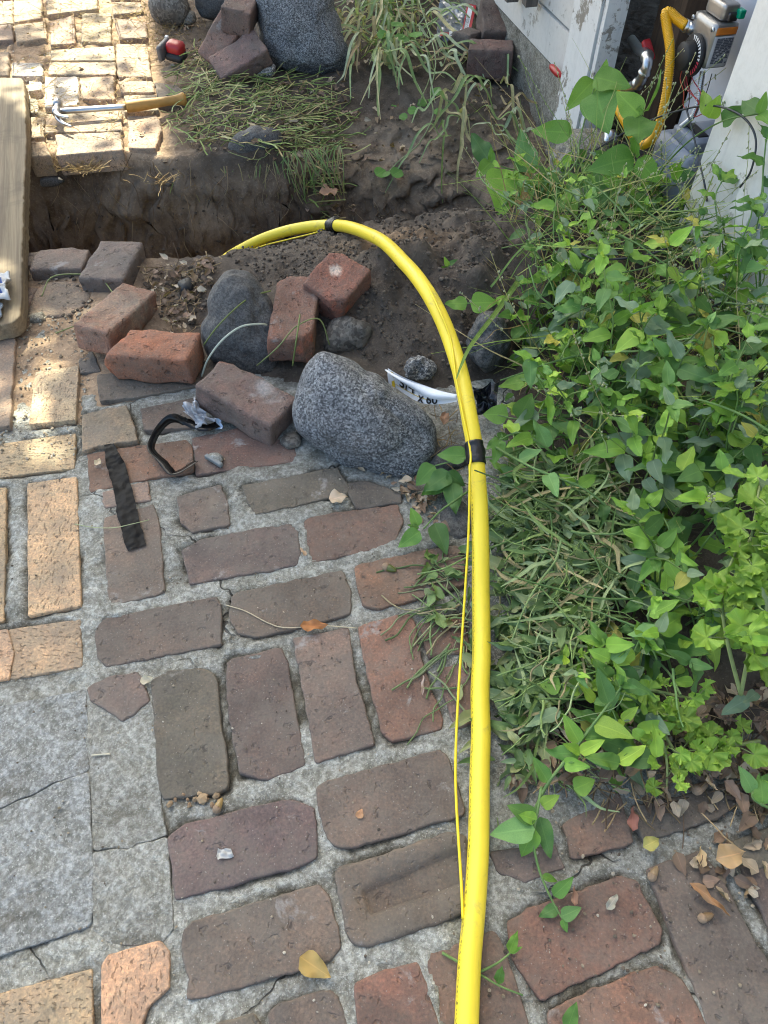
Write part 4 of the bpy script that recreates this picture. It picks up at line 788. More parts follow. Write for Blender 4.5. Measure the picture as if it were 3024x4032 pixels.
gp_ = empty('steel_gas_pipe', pts[0]); tag(gp_, 'galvanised steel pipe elbow with red valve handle in the dark closet', 'pipe'); P = smooth_path(pts, 8); r = np.full(len(P), .0125); t = np.linspace(0, 1, len(P))
for q in (.30, .52, .72): r = r + .004 * np.exp(-((t - q) / .018) ** 2)
child(MB().add(*tube(P, r, 18)).obj('elbow', M_CHROME), gp_); a = w4(765, 375, -.06); part_box('valve_handle', M_RED, (.05, .022, .012), (0, 0, 0), gp_, eul(.2, .75, -1.1), a, bev=.004)
P = smooth_path([w4(1172, 530, -.03), w4(1155, 640, -.03), w4(1138, 760, -.03), w4(1095, 870, -.03), w4(1010, 950, -.03), w4(960, 1000, -.05)], 4)
child(MB().add(*corr(P, .0058, .0038, .0010, 10)).obj('conduit', M_CHROME), heat)
for i, (pp_, c) in enumerate([([(1025, 505), (1003, 590), (1030, 690), (1025, 780), (1050, 830)], (.55, .08, .03)), ([(1050, 530), (1060, 640), (1120, 740), (1170, 800)], (.42, .03, .04)), ([(1075, 540), (1100, 600), (1150, 680), (1170, 740), (1200, 800)], (.40, .02, .05)), ([(1105, 540), (1075, 640), (1070, 760), (1060, 830)], (.07, .01, .015)), ([(1240, 550), (1215, 640), (1190, 720)], (.03, .03, .035)), ([(1045, 540), (1040, 640), (1080, 700), (1140, 760), (1110, 870), (1190, 840)], (.35, .03, .03))]):
    child(MB().add(*tube(smooth_path([w4(x, y, -.025) for x, y in pp_], 6), .0011, 6)).obj('wire', m_plain('wire_%s' % 'abcdef'[i], c, .4)), heat)
a, b = wp(1188, 140, .02), wp(1212, 166, .02); o = MB().add(*(lambda P: tube(P, [.002, .008, .010, .010, .010, .008, .002], 12))(seg(a, b, 7))).obj('red_clip', M_RED, center=True); tag(o, 'small red plastic clip at the siding beside the white post', 'clip')
ja = wp(1362, 292, .03); v, f = ico(3); q = v * [.018, .026, .018]; o = link('glass_jar', mesh('glass_jar', q * (1 + .12 * np.cos(v[:, 1:2] * 5)), f, M_CHROME)); o.location = wp(1318, 296, .02); o.rotation_euler = (.2, .1, -.6); tag(o, 'shiny steel fitting lying on the closet sill behind leaves', 'fitting'); o.name = 'steel_fitting'
# wire plant support
M_IRON = m_plain('dark_iron_wire', (.07, .075, .085), .5, .5)
def g4(x, y, z): return GP(1179.5 + .289 * x, .289 * y, z)
ws = empty('wire_support', G(1480, 700, .03)); tag(ws, 'thin dark wire plant support arching over the plants by the heater', 'plant support')
for nm, P in (('ring_wire', [G(1260, 350, .24), g4(380, 1115, .25), g4(610, 980, .27), g4(830, 880, .28), g4(1060, 810, .29), g4(1250, 790, .30), g4(1420, 840, .31), g4(1530, 940, .31), g4(1570, 1080, .30), g4(1530, 1280, .28), g4(1450, 1400, .25)]),
              ('upright_wire', [g4(1045, 800, .292), g4(1090, 960, .27), g4(1140, 1180, .24), g4(1195, 1430, .21), G(1530, 470, .16), G(1548, 620, .12), G(1572, 700, .06), G(1580, 760, .0)]), ('ring_wire', [G(1250, 545, .20), G(1290, 560, .21), G(1370, 556, .22), G(1430, 540, .22), G(1490, 505, .22)]), ('ring_wire', [G(1395, 695, .18), G(1450, 692, .19), G(1520, 670, .19), G(1590, 640, .18)])):
    child(MB().add(*tube(smooth_path(P, 8), .0021, 6)).obj(nm, M_IRON), ws)
# ================================================================== PLANTS
def leaf_v(L, Wd, fold=.18, droop=.25, twist=0., nu=8, nv=5, shape='ov', rip=.0, seed=0):
    u = np.linspace(0, 1, nu); v = np.linspace(-1, 1, nv); U, V = np.meshgrid(u, v, indexing='ij')
    if shape == 'ov': w = np.sin(math.pi * np.clip(U, 0, 1) ** .64) ** .80 * (1 - .22 * U) + .03 * (1 - U)
    elif shape == 'rd': w = np.sqrt(np.clip(1 - (2 * U - 1) ** 2, 0, 1)) ** .85
    else: w = (1 - U ** 2.2) ** .8 * np.clip(.55 + 2 * U, 0, 1)
    y = V * w * Wd / 2; x = U * L
    z = np.abs(V) * w * Wd / 2 * fold - droop * L * U ** 2 * .6 + rip * L * np.sin(U * 13 + seed) * V * V * .12 + rip * L * .06 * np.sin(U * 7 + V * 2 + seed)
    a = twist * U; y, z = y * np.cos(a) - z * np.sin(a), y * np.sin(a) + z * np.cos(a)
    return np.stack([x, y, z], -1).reshape(-1, 3), gridf(nu, nv), np.stack([U, V * .5 + .5], -1).reshape(-1, 2)
def scallop_v(R, seed=0, nr=7, na=61):
    r0 = random.Random(seed); a = np.linspace(-2.75, 2.75, na); r = np.linspace(0, 1, nr); Rr, A = np.meshgrid(r, a, indexing='ij')
    lob = 1 + .10 * np.cos(A * 2.5 * 1.02) ** 2 - .05 * np.abs(np.sin(A * 7.5)) + .05 * np.cos(A); lob = lob - .07 * np.abs(np.sin(A * 12 + seed)); rad = Rr * R * lob * (1 - .12 * np.abs(A) / 2.75)
    z = R * (.28 * Rr ** 2 * np.sin(A * 5 + seed) + .30 * Rr ** 2 * .6 + .16 * Rr ** 3 * np.sin(A * 11 + 2 * seed))
    P = np.stack([rad * np.cos(A) + R * .12, rad * np.sin(A), z], -1).reshape(-1, 3); vfrac = (np.abs(((A * 7 / 5.5) % 1) - .5))
    return P, gridf(nr, na), np.stack([Rr, .5 + vfrac], -1).reshape(-1, 2)
LV = [leaf_v(1, wd, fo, dr, tw, 11, 5, 'ov', rp, k) for k, (wd, fo, dr, tw, rp) in enumerate([(.56, .25, .25, 0, .3), (.56, .15, .5, .3, .5), (.52, .4, .1, -.3, .3), (.52, .1, -.1, .2, .5), (.48, .3, .7, -.5, .6), (.60, .2, .2, .1, .2), (.66, .12, .35, .25, .7), (.46, .35, .45, .5, .4), (.54, .45, .9, .1, .9)])]
LVM = [mesh('leaf', v, f, M_LEAF, True, uv) for v, f, uv in LV]
SVV = [scallop_v(1, k) for k in range(4)]; SVM = [mesh('leaf', v, f, M_LEAF, True, uv) for v, f, uv in SVV]
GREENS = [(.150, .280, .044), (.098, .200, .038), (.182, .325, .046), (.072, .150, .038), (.122, .232, .066), (.235, .36, .05)]
def green(r, pale=0.): c = np.array(GREENS[r.randrange(len(GREENS))]) * r.uniform(.8, 1.2); return tuple(c * (1 - pale) + np.array([.17, .23, .15]) * pale)
def put_leaf(parent, base, d, up, L, r, meshes=LVM, c=None, wf=1.):
    o = link('leaf', meshes[r.randrange(len(meshes))], parent, c or green(r)); B = basis(d, up)
    M = Matrix([[*(B[k] * [L, L * wf, L]), base[k] - parent.location[k]] for k in range(3)] + [[0, 0, 0, 1]]); o.matrix_local = M; return o
M_STEM = m_leaf('stem', .1, 0, .45)
def dayflower(label, pts, seed, leaf=.05, n=None, extra=(), top=True, r0=.0024, auto=True, spread=1., name='dayflower_plant', cat='plant', group='dayflower stems with pointed oval leaves'):
    r = random.Random(seed); P = smooth_path([GP(*p) for p in pts], 10); t_ = empty(name, P[0]); tag(t_, label, cat, group)
    L = np.concatenate([[0], np.cumsum(np.linalg.norm(np.diff(P, axis=0), axis=1))]); rad = np.interp(L / L[-1], [0, 1], [r0, r0 * .55])
    mb = MB(); nn = n or max(2, int(L[-1] / .045)); nodes = np.linspace(.22, 1, nn) if auto else []
    for q in nodes: rad = rad + r0 * .5 * np.exp(-((L / L[-1] - q) / .012) ** 2)
    mb.add(*tube(P, rad, 7), c=(1, 1, 1)); T, U, V = frames(P)
    side = 1
    for q in nodes:
        i = min(int(np.searchsorted(L / L[-1], q)), len(P) - 1); side = -side
        S = np.cross(T[i], [0, 0, 1.]); S /= np.linalg.norm(S) + 1e-9
        d = T[i] * r.uniform(.2, .6) + S * side * r.uniform(.6, 1) + np.array([0, 0, r.uniform(-.1, .45)]); up = np.array([r.uniform(-.35, .35), -.25 + r.uniform(-.3, .3), 1.])
        put_leaf(t_, P[i], d, up, leaf * r.uniform(.7, 1.15) * spread, r)
    if top and auto:
        for k in range(3):
            a = r.uniform(0, 6.28); d = T[-1] * .6 + np.array([math.cos(a), math.sin(a), .35]) * .7; put_leaf(t_, P[-1], d, (0, -.3, 1), leaf * r.uniform(.45, .8), r, c=tuple(np.array(green(r)) * 1.15))
    for e in extra:                                       # leaves read off the picture: base, tip, heights, width factor
        bx, by, tx, ty, zb_, zt_, *w_ = e; A, B = GP(bx, by, zb_), GP(tx, ty, zt_); d = B - A; wf = w_[0] if w_ else 1.15
        up = (np.array([0, 0, HC]) - A); up = up / np.linalg.norm(up) + np.array([r.uniform(-.25, .25), r.uniform(-.2, .2), .35])
        put_leaf(t_, A, d, up, np.linalg.norm(d) * 1.04, r, [LVM[0], LVM[3], LVM[5]], None, wf)
    child(mb.obj('stem', M_STEM, None, True, (.15, .25, .085)), t_); return t_
E = G
dayflower('tall dayflower with rounded leaves in front of the closet and yellow hose', [(1330, 520, .05), (1345, 440, .16), (1362, 370, .24), (1375, 310, .31), (1382, 248, .38)], 1, auto=False, extra=[(1382, 250, 1333, 196, .38, .41, 1.3), (1382, 247, 1378, 314, .38, .36, 1.4), (1382, 247, 1385, 226, .385, .41, 1.0), (1370, 341, 1276, 362, .28, .27, 1.15), (1377, 344, 1424, 392, .28, .25, 1.2), (1378, 300, 1366, 345, .33, .27, .9), (1450, 381, 1502, 374, .24, .25, 1.3), (1450, 384, 1475, 348, .24, .29, 1.1)])
dayflower('dayflower crossing the white post with drooping leaves', [(1235, 500, .05), (1243, 400, .15), (1250, 320, .22), (1268, 240, .28), (1285, 185, .33)], 2, auto=False, extra=[(1283, 168, 1358, 180, .34, .35, 1.2), (1284, 172, 1226, 232, .33, .29, .95), (1286, 195, 1311, 278, .32, .28, 1.3), (1302, 165, 1311, 128, .34, .37, 1.), (1236, 288, 1150, 279, .24, .24, 1.), (1248, 330, 1270, 355, .2, .16, 1.)])
dayflower('dayflower with upright pointed leaf beside the tan cardboard', [(1185, 470, .04), (1160, 420, .10), (1143, 372, .14)], 3, auto=False, extra=[(1143, 372, 1124, 285, .14, .20, 1.1), (1145, 375, 1165, 340, .14, .16, .8)])
dayflower('bright small-leaved dayflower tip reaching left over the dark trench', [(1180, 420, .06), (1130, 375, .12), (1090, 362, .14), (1060, 350, .15)], 4, auto=False, extra=[(1055, 345, 1019, 293, .15, .18, 1.2), (1063, 350, 1060, 318, .15, .18, 1.1), (1060, 350, 1032, 378, .15, .14, 1.2), (1093, 364, 1084, 458, .14, .10, 1.2), (1063, 350, 1078, 360, .15, .15, 1.)])
dayflower('dayflower stem arching to a dark oval leaf beside the white trim', [(1400, 470, .1), (1420, 385, .2), (1480, 312, .27), (1560, 262, .31), (1640, 246, .33)], 5, auto=False, extra=[(1531, 256, 1553, 210, .30, .34, 1.3), (1531, 254, 1519, 190, .30, .36, .8), (1560, 262, 1605, 232, .31, .34, 1.), (1640, 246, 1602, 210, .33, .36, 1.), (1640, 246, 1665, 262, .33, .31, 1.2), (1640, 246, 1655, 200, .33, .37, 1.)])
dayflower('dayflower with paired pale leaves over the upper dirt mound', [(1120, 640, .10), (1075, 655, .12), (1010, 655, .11)], 6, auto=False, extra=[(1010, 655, 963, 658, .11, .10, 1.3), (1016, 655, 1072, 652, .12, .13, 1.4), (1072, 655, 1098, 640, .12, .14, 1.2)])
dayflower('small dayflower shoot between pipe and pale paired leaves', [(985, 640, .05), (975, 600, .08), (965, 572, .10)], 7, leaf=.026, auto=False, extra=[(972, 590, 935, 590, .08, .09, 1.2), (968, 575, 990, 560, .10, .11, 1.), (975, 600, 985, 615, .08, .06, 1.2), (968, 575, 960, 556, .1, .12, 1.)])
dayflower('dayflower sprig with four broad leaves at the black pipe tape', [(1150, 960, .06), (1080, 985, .09), (1005, 990, .07), (940, 1006, .05)], 8, auto=False, extra=[(1008, 985, 946, 980, .07, .07, 1.2), (939, 1006, 899, 1046, .05, .03, 1.35), (972, 1020, 918, 1062, .05, .03, 1.3), (972, 1030, 912, 1070, .03, .02, 1.1), (975, 1040, 985, 1110, .04, .02, 1.1), (965, 1020, 1005, 1050, .05, .03, 1.1)])
dayflower('dayflower runner reaching left over the patio under the granite boulder', [(1020, 1055, .03), (985, 1080, .04), (950, 1105, .04), (915, 1142, .03)], 9, auto=False, extra=[(907, 1148, 862, 1180, .03, .02, 1.25), (904, 1136, 888, 1098, .03, .05, 1.1), (938, 1130, 965, 1193, .03, .02, 1.), (905, 1140, 880, 1135, .03, .035, 1.)])
dayflower('dayflower with bluish oval leaf right of the black plastic', [(1180, 900, .08), (1120, 905, .10), (1075, 897, .10)], 10, auto=False, extra=[(1098, 897, 1043, 893, .10, .09, 1.35), (1120, 905, 1150, 850, .11, .14, 1.3), (1120, 903, 1165, 925, .1, .1, 1.3)])
dayflower('long dayflower stem lying across the cut stalks toward the right', [(1060, 960, .10), (1150, 1010, .14), (1260, 1055, .13), (1330, 1110, .10), (1415, 1180, .08)], 11, leaf=.045, n=6)
dayflower('dayflower with round blue green leaves above the fallen leaf litter', [(1420, 1560, .03), (1350, 1500, .08), (1220, 1480, .06), (1180, 1485, .05)], 12, auto=False, extra=[(1212, 1482, 1165, 1478, .06, .05, 1.5), (1215, 1482, 1290, 1480, .06, .06, 1.1), (1330, 1420, 1328, 1370, .10, .12, 1.5), (1318, 1425, 1275, 1405, .10, .11, 1.4), (1320, 1425, 1360, 1395, .1, .12, 1.4)])
dayflower('dayflower stem rising right from the lower clippings with oval leaves', [(1150, 1760, .02), (1185, 1690, .05), (1240, 1620, .07), (1300, 1540, .10), (1345, 1480, .12)], 13, leaf=.048, n=6, extra=[(1240, 1705, 1284, 1685, .04, .05, 1.5), (1262, 1590, 1330, 1590, .08, .08, 1.2)])
dayflower('leafy dayflower tip drooping onto the brick below the clippings', [(1170, 1700, .04), (1160, 1760, .04), (1152, 1800, .03)], 14, auto=False, extra=[(1155, 1790, 1060, 1800, .04, .03, 1.), (1155, 1790, 1125, 1850, .03, .01, 1.2), (1165, 1765, 1190, 1850, .03, .01, 1.), (1160, 1770, 1120, 1760, .04, .05, 1.2), (1158, 1770, 1100, 1740, .04, .05, 1.1), (1170, 1740, 1205, 1720, .04, .06, 1.2)])
dayflower('dayflower runner trailing down over the lower right bricks', [(1150, 1815, .02), (1165, 1880, .015), (1190, 1940, .012), (1215, 1985, .01)], 15, auto=False, r0=.002, extra=[(1172, 1890, 1205, 1905, .014, .01, .8), (1195, 1935, 1238, 1898, .012, .03, .9), (1205, 1960, 1165, 1980, .012, .006, 1.2), (1215, 1985, 1225, 2015, .01, .006, 1.1), (1212, 1980, 1255, 1962, .012, .02, 1.1)])
dayflower('cut dayflower piece under the pipe on the lowest bricks', [(955, 2058, .006), (1020, 2095, .008), (1080, 2130, .01), (1130, 2150, .008)], 16, auto=False, r0=.0018, extra=[(1075, 2125, 1085, 2085, .01, .03, .9)])
dayflower('cut dayflower piece with folded leaf pointing up right from the pipe', [(1035, 2100, .008), (1075, 2080, .012), (1110, 2052, .014)], 17, auto=False, r0=.0018, extra=[(1100, 2058, 1118, 2010, .014, .035, .8), (1102, 2058, 1128, 2045, .014, .02, .7)])
dayflower('single leaf sprig at the bottom edge right of the pipe', [(1230, 2260, .006), (1238, 2215, .01)], 18, auto=False, r0=.0018, extra=[(1225, 2225, 1245, 2165, .008, .02, 1.1)])
dayflower('dayflower leaning in from the right edge above the geranium', [(1600, 1130, .1), (1560, 1080, .15), (1500, 1030, .17), (1440, 1000, .16)], 19, leaf=.052, n=6)
dayflower('dayflower with large leaves before the white trim board at right', [(1560, 700, .08), (1550, 600, .16), (1555, 520, .21), (1545, 430, .26), (1560, 390, .28)], 20, leaf=.055, n=6)
dayflower('dayflower with a tall leafy stem at the right edge', [(1640, 640, .1), (1645, 500, .2), (1648, 380, .28), (1655, 300, .33)], 21, leaf=.05, n=6)
dayflower('dayflower with yellow spotted broad leaf beside the red rag', [(1300, 560, .06), (1296, 470, .14), (1296, 380, .20)], 22, auto=False, extra=[(1298, 372, 1288, 462, .20, .14, 1.45), (1302, 380, 1360, 420, .2, .18, .6), (1250, 470, 1210, 455, .12, .13, 1.4)])
dayflower('dayflower over the middle plants with long drooping leaves', [(1280, 900, .08), (1290, 800, .16), (1310, 720, .20), (1330, 640, .22)], 23, leaf=.06, n=6)
dayflower('dayflower with arching stem left of the hanging wire ring', [(1330, 760, .06), (1310, 640, .17), (1300, 590, .19), (1250, 575, .17), (1190, 590, .13)], 24, leaf=.055, n=5)
dayflower('dayflower bunch in the middle of the bed with pointed leaves', [(1430, 900, .06), (1420, 820, .16), (1400, 760, .2), (1440, 700, .22)], 25, leaf=.06, n=6)
dayflower('dayflower at the right edge beside the small seed heads', [(1600, 900, .08), (1590, 820, .17), (1600, 760, .21), (1640, 700, .23)], 26, leaf=.06, n=6)
dayflower('dayflower leaning over the lower black pipe tape from the right', [(1230, 1010, .06), (1170, 960, .12), (1120, 935, .13), (1080, 950, .11)], 27, leaf=.05, n=5)
dayflower('dayflower with broad leaves right of the long lying stem', [(1500, 1250, .05), (1460, 1200, .12), (1440, 1130, .15), (1400, 1090, .16)], 28, leaf=.058, n=6)
dayflower('dayflower between round leaves and geranium with dark foliage', [(1450, 1450, .03), (1430, 1380, .08), (1400, 1330, .11), (1440, 1280, .12)], 29, leaf=.055, n=6)
dayflower('low dayflower under the geranium at the right edge', [(1600, 1400, .03), (1570, 1330, .08), (1590, 1280, .1)], 30, leaf=.055, n=5)
dayflower('trailing dayflower at the lower right corner of the bed', [(1700, 1760, .02), (1650, 1740, .03), (1625, 1720, .03), (1640, 1690, .03)], 31, leaf=.045, n=4)
# geraniums
def geranium(label, stems, seed, R=.022, n=7):
    r = random.Random(seed); b = G(*stems[0][0]); t_ = empty('geranium_plant', b); tag(t_, label, 'plant', 'scalloped yellow green geraniums'); mb = MB()
    for st in stems:
        P = smooth_path([GP(*p) for p in st], 8); mb.add(*tube(P, np.linspace(.003, .0016, len(P)), 7))
        for k, q in enumerate(np.linspace(.25, 1, n)):
            i = int(q * (len(P) - 1)); a = r.uniform(0, 6.28); pd = np.array([math.cos(a), math.sin(a) - .2, .55]) * r.uniform(.012, .03); e = P[i] + pd * (1.2 - .5 * q); mb.add(*tube(np.array([P[i], (P[i] + e) / 2 + [0, 0, .002], e]), .0009, 5))
            c = np.array((.215, .335, .05)) * r.uniform(.65, 1.2) * (1 + .15 * q); put_leaf(t_, e, (math.cos(a), math.sin(a), .0), (r.uniform(-.8, .8), -.5 + r.uniform(-.8, .6), 1), R * r.uniform(.65, 1.15) * (1.1 - .25 * q), r, SVM, tuple(c))
    child(mb.obj('stem', M_STEM, None, True, (.24, .30, .12)), t_)
geranium('large yellow green geranium with ruffled leaves at the right edge', [[(1600, 1500, .10), (1620, 1400, .17), (1640, 1320, .20), (1650, 1250, .22)], [(1600, 1500, .10), (1570, 1380, .17), (1560, 1280, .20), (1590, 1190, .23), (1610, 1130, .25)], [(1620, 1450, .12), (1600, 1240, .22), (1625, 1150, .25), (1640, 1050, .27)], [(1640, 1400, .15), (1665, 1200, .23), (1670, 1100, .25)]], 1, .027, 11)
geranium('geranium sprig hanging over the leaf litter with crinkled leaves', [[(1400, 1480, .08), (1420, 1560, .07), (1440, 1640, .05), (1440, 1700, .03)], [(1400, 1490, .08), (1450, 1500, .08), (1500, 1510, .07)], [(1420, 1560, .06), (1455, 1620, .05), (1480, 1660, .04)]], 2, .017, 8)
geranium('small geranium shoot on the bare soil right of the hanging sprig', [[(1640, 1600, .03), (1570, 1610, .04), (1550, 1580, .04)], [(1600, 1606, .04), (1530, 1600, .04), (1520, 1640, .03)]], 3, .020, 7)
geranium('small geranium shoot among the dayflower under the lying stem', [[(1330, 1500, .04), (1300, 1440, .08), (1270, 1440, .08)], [(1300, 1450, .07), (1320, 1440, .08)]], 4, .016, 4)
# round leaves over the trench
def roundleaf(label, stem, lv, seed):
    r = random.Random(seed); P = smooth_path([G(*p) for p in stem], 10); t_ = empty('creeping_plant', P[0]); tag(t_, label, 'plant', 'round leaved creepers'); child(MB().add(*tube(P, .0020, 6)).obj('stem', M_STEM, None, True, (.24, .30, .16)), t_)
    for (x, y, z, s) in lv:
        c = G(x, y, z); a = r.uniform(0, 6.28); o = put_leaf(t_, c, (math.cos(a), math.sin(a), .1), (r.uniform(-.2, .2), -.5, 1), s, r, RVM, tuple(np.array((.10, .22, .045)) * r.uniform(.85, 1.15)))
RVM = [mesh('leaf', *(lambda t: (t[0], t[1], M_LEAF, True, t[2]))(leaf_v(1, .95, .12, .12, 0, 8, 7, 'rd', .3, k))) for k in range(2)]
roundleaf('creeper hanging over the trench with two round bright leaves', [(905, 0, .12), (940, 120, .08), (930, 200, .02), (935, 250, -.01), (905, 310, -.06), (865, 345, -.09), (838, 372, -.11)], [(812, 380, -.11, .045), (846, 380, -.11, .045), (832, 372, -.11, .03), (880, 255, -.03, .03)], 1)
roundleaf('creeper with round leaves beneath the long pale stalks', [(905, 60, .08), (930, 150, .02), (905, 225, -.02)], [(900, 222, -.03, .036), (950, 205, -.02, .045), (925, 220, -.03, .042), (880, 240, -.03, .034), (860, 235, -.04, .032), (938, 238, -.03, .032)], 2)
roundleaf('creeper with broad leaves at the top beside the tall boulder', [(850, -40, .12), (865, 40, .09), (890, 80, .06)], [(858, 60, .09, .05), (880, 80, .08, .052), (900, 82, .07, .05), (838, 75, .08, .04), (862, 85, .08, .04)], 3)
# long strap leaves fallen over the bank
def straps(label, root, n, seed, box, lr=(.16, .42)):
    r = random.Random(seed); t_ = empty('strap_leaf_plant', G(*root)); tag(t_, label, 'plant', 'pale strap leaves on the far bank')
    for k in range(n):
        a = G(r.uniform(*box[0]), r.uniform(*box[1]), .03); L = r.uniform(*lr); an = r.gauss(-1.57, .75); d = np.array([math.cos(an), math.sin(an), 0]); pts = []
        for q in np.linspace(0, 1, 7):
            p = a + d * L * q + np.array([r.gauss(0, .005), r.gauss(0, .005), 0]); p[2] = max(hz(p[0], p[1]), -.3) + .01 + .09 * math.sin(q * 3.14) * r.uniform(.3, 1) + r.uniform(0, .03); pts.append(p)
        P = smooth_path(pts, 4); wd = r.uniform(.007, .014) * np.sin(np.linspace(.35, 3.05, len(P))) ** .6; v, f, uv = ribbon(P, wd, (r.uniform(-.4, .4), -.3, 1), .22)
        c = r.choice([(.26, .35, .17), (.38, .44, .29), (.20, .28, .11), (.38, .36, .20), (.36, .29, .17)]); o = MB().add(v, f, uv).obj('strap_leaf', M_LEAF, None, True, c); child(o, t_)
straps('tangle of long pale strap leaves at the top beside the tall boulder', (850, -20, .05), 130, 1, ((745, 920), (-60, 120)))
straps('long pale strap leaves falling over the bank by the footing', (1000, 150, .03), 26, 2, ((930, 1090), (120, 230)), (.15, .32))

# ------------------------------------------------------------------ what nobody could count
def spread_in(poly, n, r):
    P = np.array([G(x, y)[:2] for x, y in poly]); lo, hi = P.min(0), P.max(0); out = []
    while len(out) < n:
        q = np.array([r.uniform(lo[0], hi[0]), r.uniform(lo[1], hi[1])]); c = False; j = len(P) - 1
        for i in range(len(P)):
            if (P[i][1] > q[1]) != (P[j][1] > q[1]) and q[0] < (P[j][0] - P[i][0]) * (q[1] - P[i][1]) / (P[j][1] - P[i][1]) + P[i][0]: c = not c
            j = i
        if c: out.append(q)
    return out
def in_poly(poly):
    P = np.array([G(x, y)[:2] for x, y in poly])
    def f(q):
        c = False; j = len(P) - 1
        for i in range(len(P)):
            if (P[i][1] > q[1]) != (P[j][1] > q[1]) and q[0] < (P[j][0] - P[i][0]) * (q[1] - P[i][1]) / (P[j][1] - P[i][1]) + P[i][0]: c = not c
            j = i
        return c
    return f
r = random.Random(5)
HEAP = [(1075, 1060), (1180, 1050), (1330, 1120), (1310, 1300), (1250, 1500), (1120, 1680), (1075, 1700), (1062, 1500), (1060, 1250)]
heap_in = in_poly(HEAP); ger_in = in_poly([(1520, 1180), (1700, 1150), (1720, 1560), (1360, 1640), (1380, 1520), (1520, 1450)])
BED = [(1095, 520), (1180, 480), (1300, 480), (1480, 520), (1700, 600), (1800, 900), (1800, 1560), (1500, 1600), (1300, 1650), (1180, 1640), (1090, 1650), (1075, 1500), (1075, 1250), (1090, 1000), (1100, 860), (1120, 700)]
def ss1(a, b, x): t = min(max((x - a) / (b - a), 0.), 1.); return t * t * (3 - 2 * t)
def canopy(q): return .02 + .23 * ss1(.17, .42, q[0]) * ss1(.30, .75, q[1]) * (1 - .85 * ss1(1.1, 1.65, q[1]))
def pipex(y): return float(np.interp(y, PPATH[:150, 1], PPATH[:150, 0]))
def wander(p, L, d, r, n=6, bend=.4, zf=None):
    pts = [np.array(p, float)]; d = np.array(d, float)
    for k in range(n):
        d = d + np.array([r.gauss(0, bend), r.gauss(0, bend), r.gauss(0, bend * .4)]) * .5; d /= np.linalg.norm(d); q = pts[-1] + d * L / n; g = hz(q[0], q[1]) + .006; q[2] = max(q[2], g); pts.append(q)
    return smooth_path(pts, 4)
lv = MB(); stm = MB(); ff = 0
def gcol():
    u = r.random()
    if u < .025: return np.array((.38, .37, .08)) * r.uniform(.7, 1.1)
    if u < .20: return np.array((.16, .23, .13)) * r.uniform(.8, 1.2)
    return np.array(green(r))
for q in spread_in(BED, 350, r):
    if (heap_in(q) and r.random() < .88) or (ger_in(q) and r.random() < .75) or fbm(np.array([q[0], q[1], 0.]), 7, 2, 83) < -.42: continue
    g = hz(*q); H = .03 + canopy(q) * r.uniform(.45, 1.2); a = r.uniform(0, 6.28); ln = r.uniform(.02, .11); d = np.array([math.cos(a), math.sin(a) - .25, 0]); P = smooth_path([np.array([q[0], q[1], g]), np.array([q[0], q[1], g + H * .55]) + d * ln * .3, np.array([q[0], q[1], g + H]) + d * ln], 7)
    P = P + np.stack([fbm(P, 14, 2, 91), fbm(P, 14, 2, 92), 0 * P[:, 0]], 1) * .008; stm.add(*tube(P, np.linspace(.0021, .0011, len(P)), 5, False), c=np.array(r.choice([(.15, .27, .07), (.21, .32, .11), (.12, .2, .06)])) * r.uniform(.8, 1.2))
    big = r.uniform(.036, .078); k0 = r.uniform(0, 6.28); nl = max(4, int(H / .031))
    for k in range(nl):
        t = .25 + .75 * k / (nl - 1); i = min(int(t * (len(P) - 1)), len(P) - 1); an = k0 + k * 3.14 + r.gauss(0, .5); L = big * (1.05 - .45 * t) * r.uniform(.75, 1.2); v, f, uv = LV[r.randrange(len(LV))]
        B = basis((math.cos(an), math.sin(an), r.uniform(-.45, .45)), (r.gauss(0, .35), r.gauss(-.2, .35), 1.)); lv.add(v * [L, L * r.uniform(.8, 1.25), L] @ B.T + P[i], f, uv, gcol())
    for k in range(2):
        an = k0 + k * 2.6 + 1.2; L = big * .5 * r.uniform(.7, 1.2); v, f, uv = LV[r.randrange(len(LV))]; B = basis((math.cos(an), math.sin(an), .7), (r.gauss(0, .3), r.gauss(-.2, .3), 1.)); lv.add(v * L @ B.T + P[-1], f, uv, gcol() * [1.15, 1.1, 1.])
for q in spread_in(BED, 520, r):
    if heap_in(q): continue
    z = hz(*q) + .008 + .05 * r.random(); L = r.uniform(.018, .045); v, f, uv = LV[r.randrange(len(LV))]; a = r.uniform(0, 6.28); B = basis((math.cos(a), math.sin(a), r.uniform(-.5, .35)), (r.uniform(-.8, .8), r.uniform(-.9, .5), 1.)); lv.add(v * L @ B.T + [q[0], q[1], z], f, uv, gcol())
o = lv.obj('dayflower_ground_cover', M_LEAF); tag(o, 'dense green dayflower leaves filling the planting bed', 'ground cover', None, 'stuff')
for q in spread_in(BED, 160, r):
    z = hz(*q) + .02 + canopy(q) * r.random() * .9; a = r.uniform(0, 6.28); P = wander((q[0], q[1], z), r.uniform(.08, .22), (math.cos(a), math.sin(a), r.uniform(-.3, .4)), r, 5, .35)
    stm.add(*tube(P, np.linspace(r.uniform(.0016, .0026), .0012, len(P)), 5, False), c=np.array(r.choice([(.14, .24, .08), (.2, .3, .12), (.11, .18, .06)])) * r.uniform(.8, 1.2))
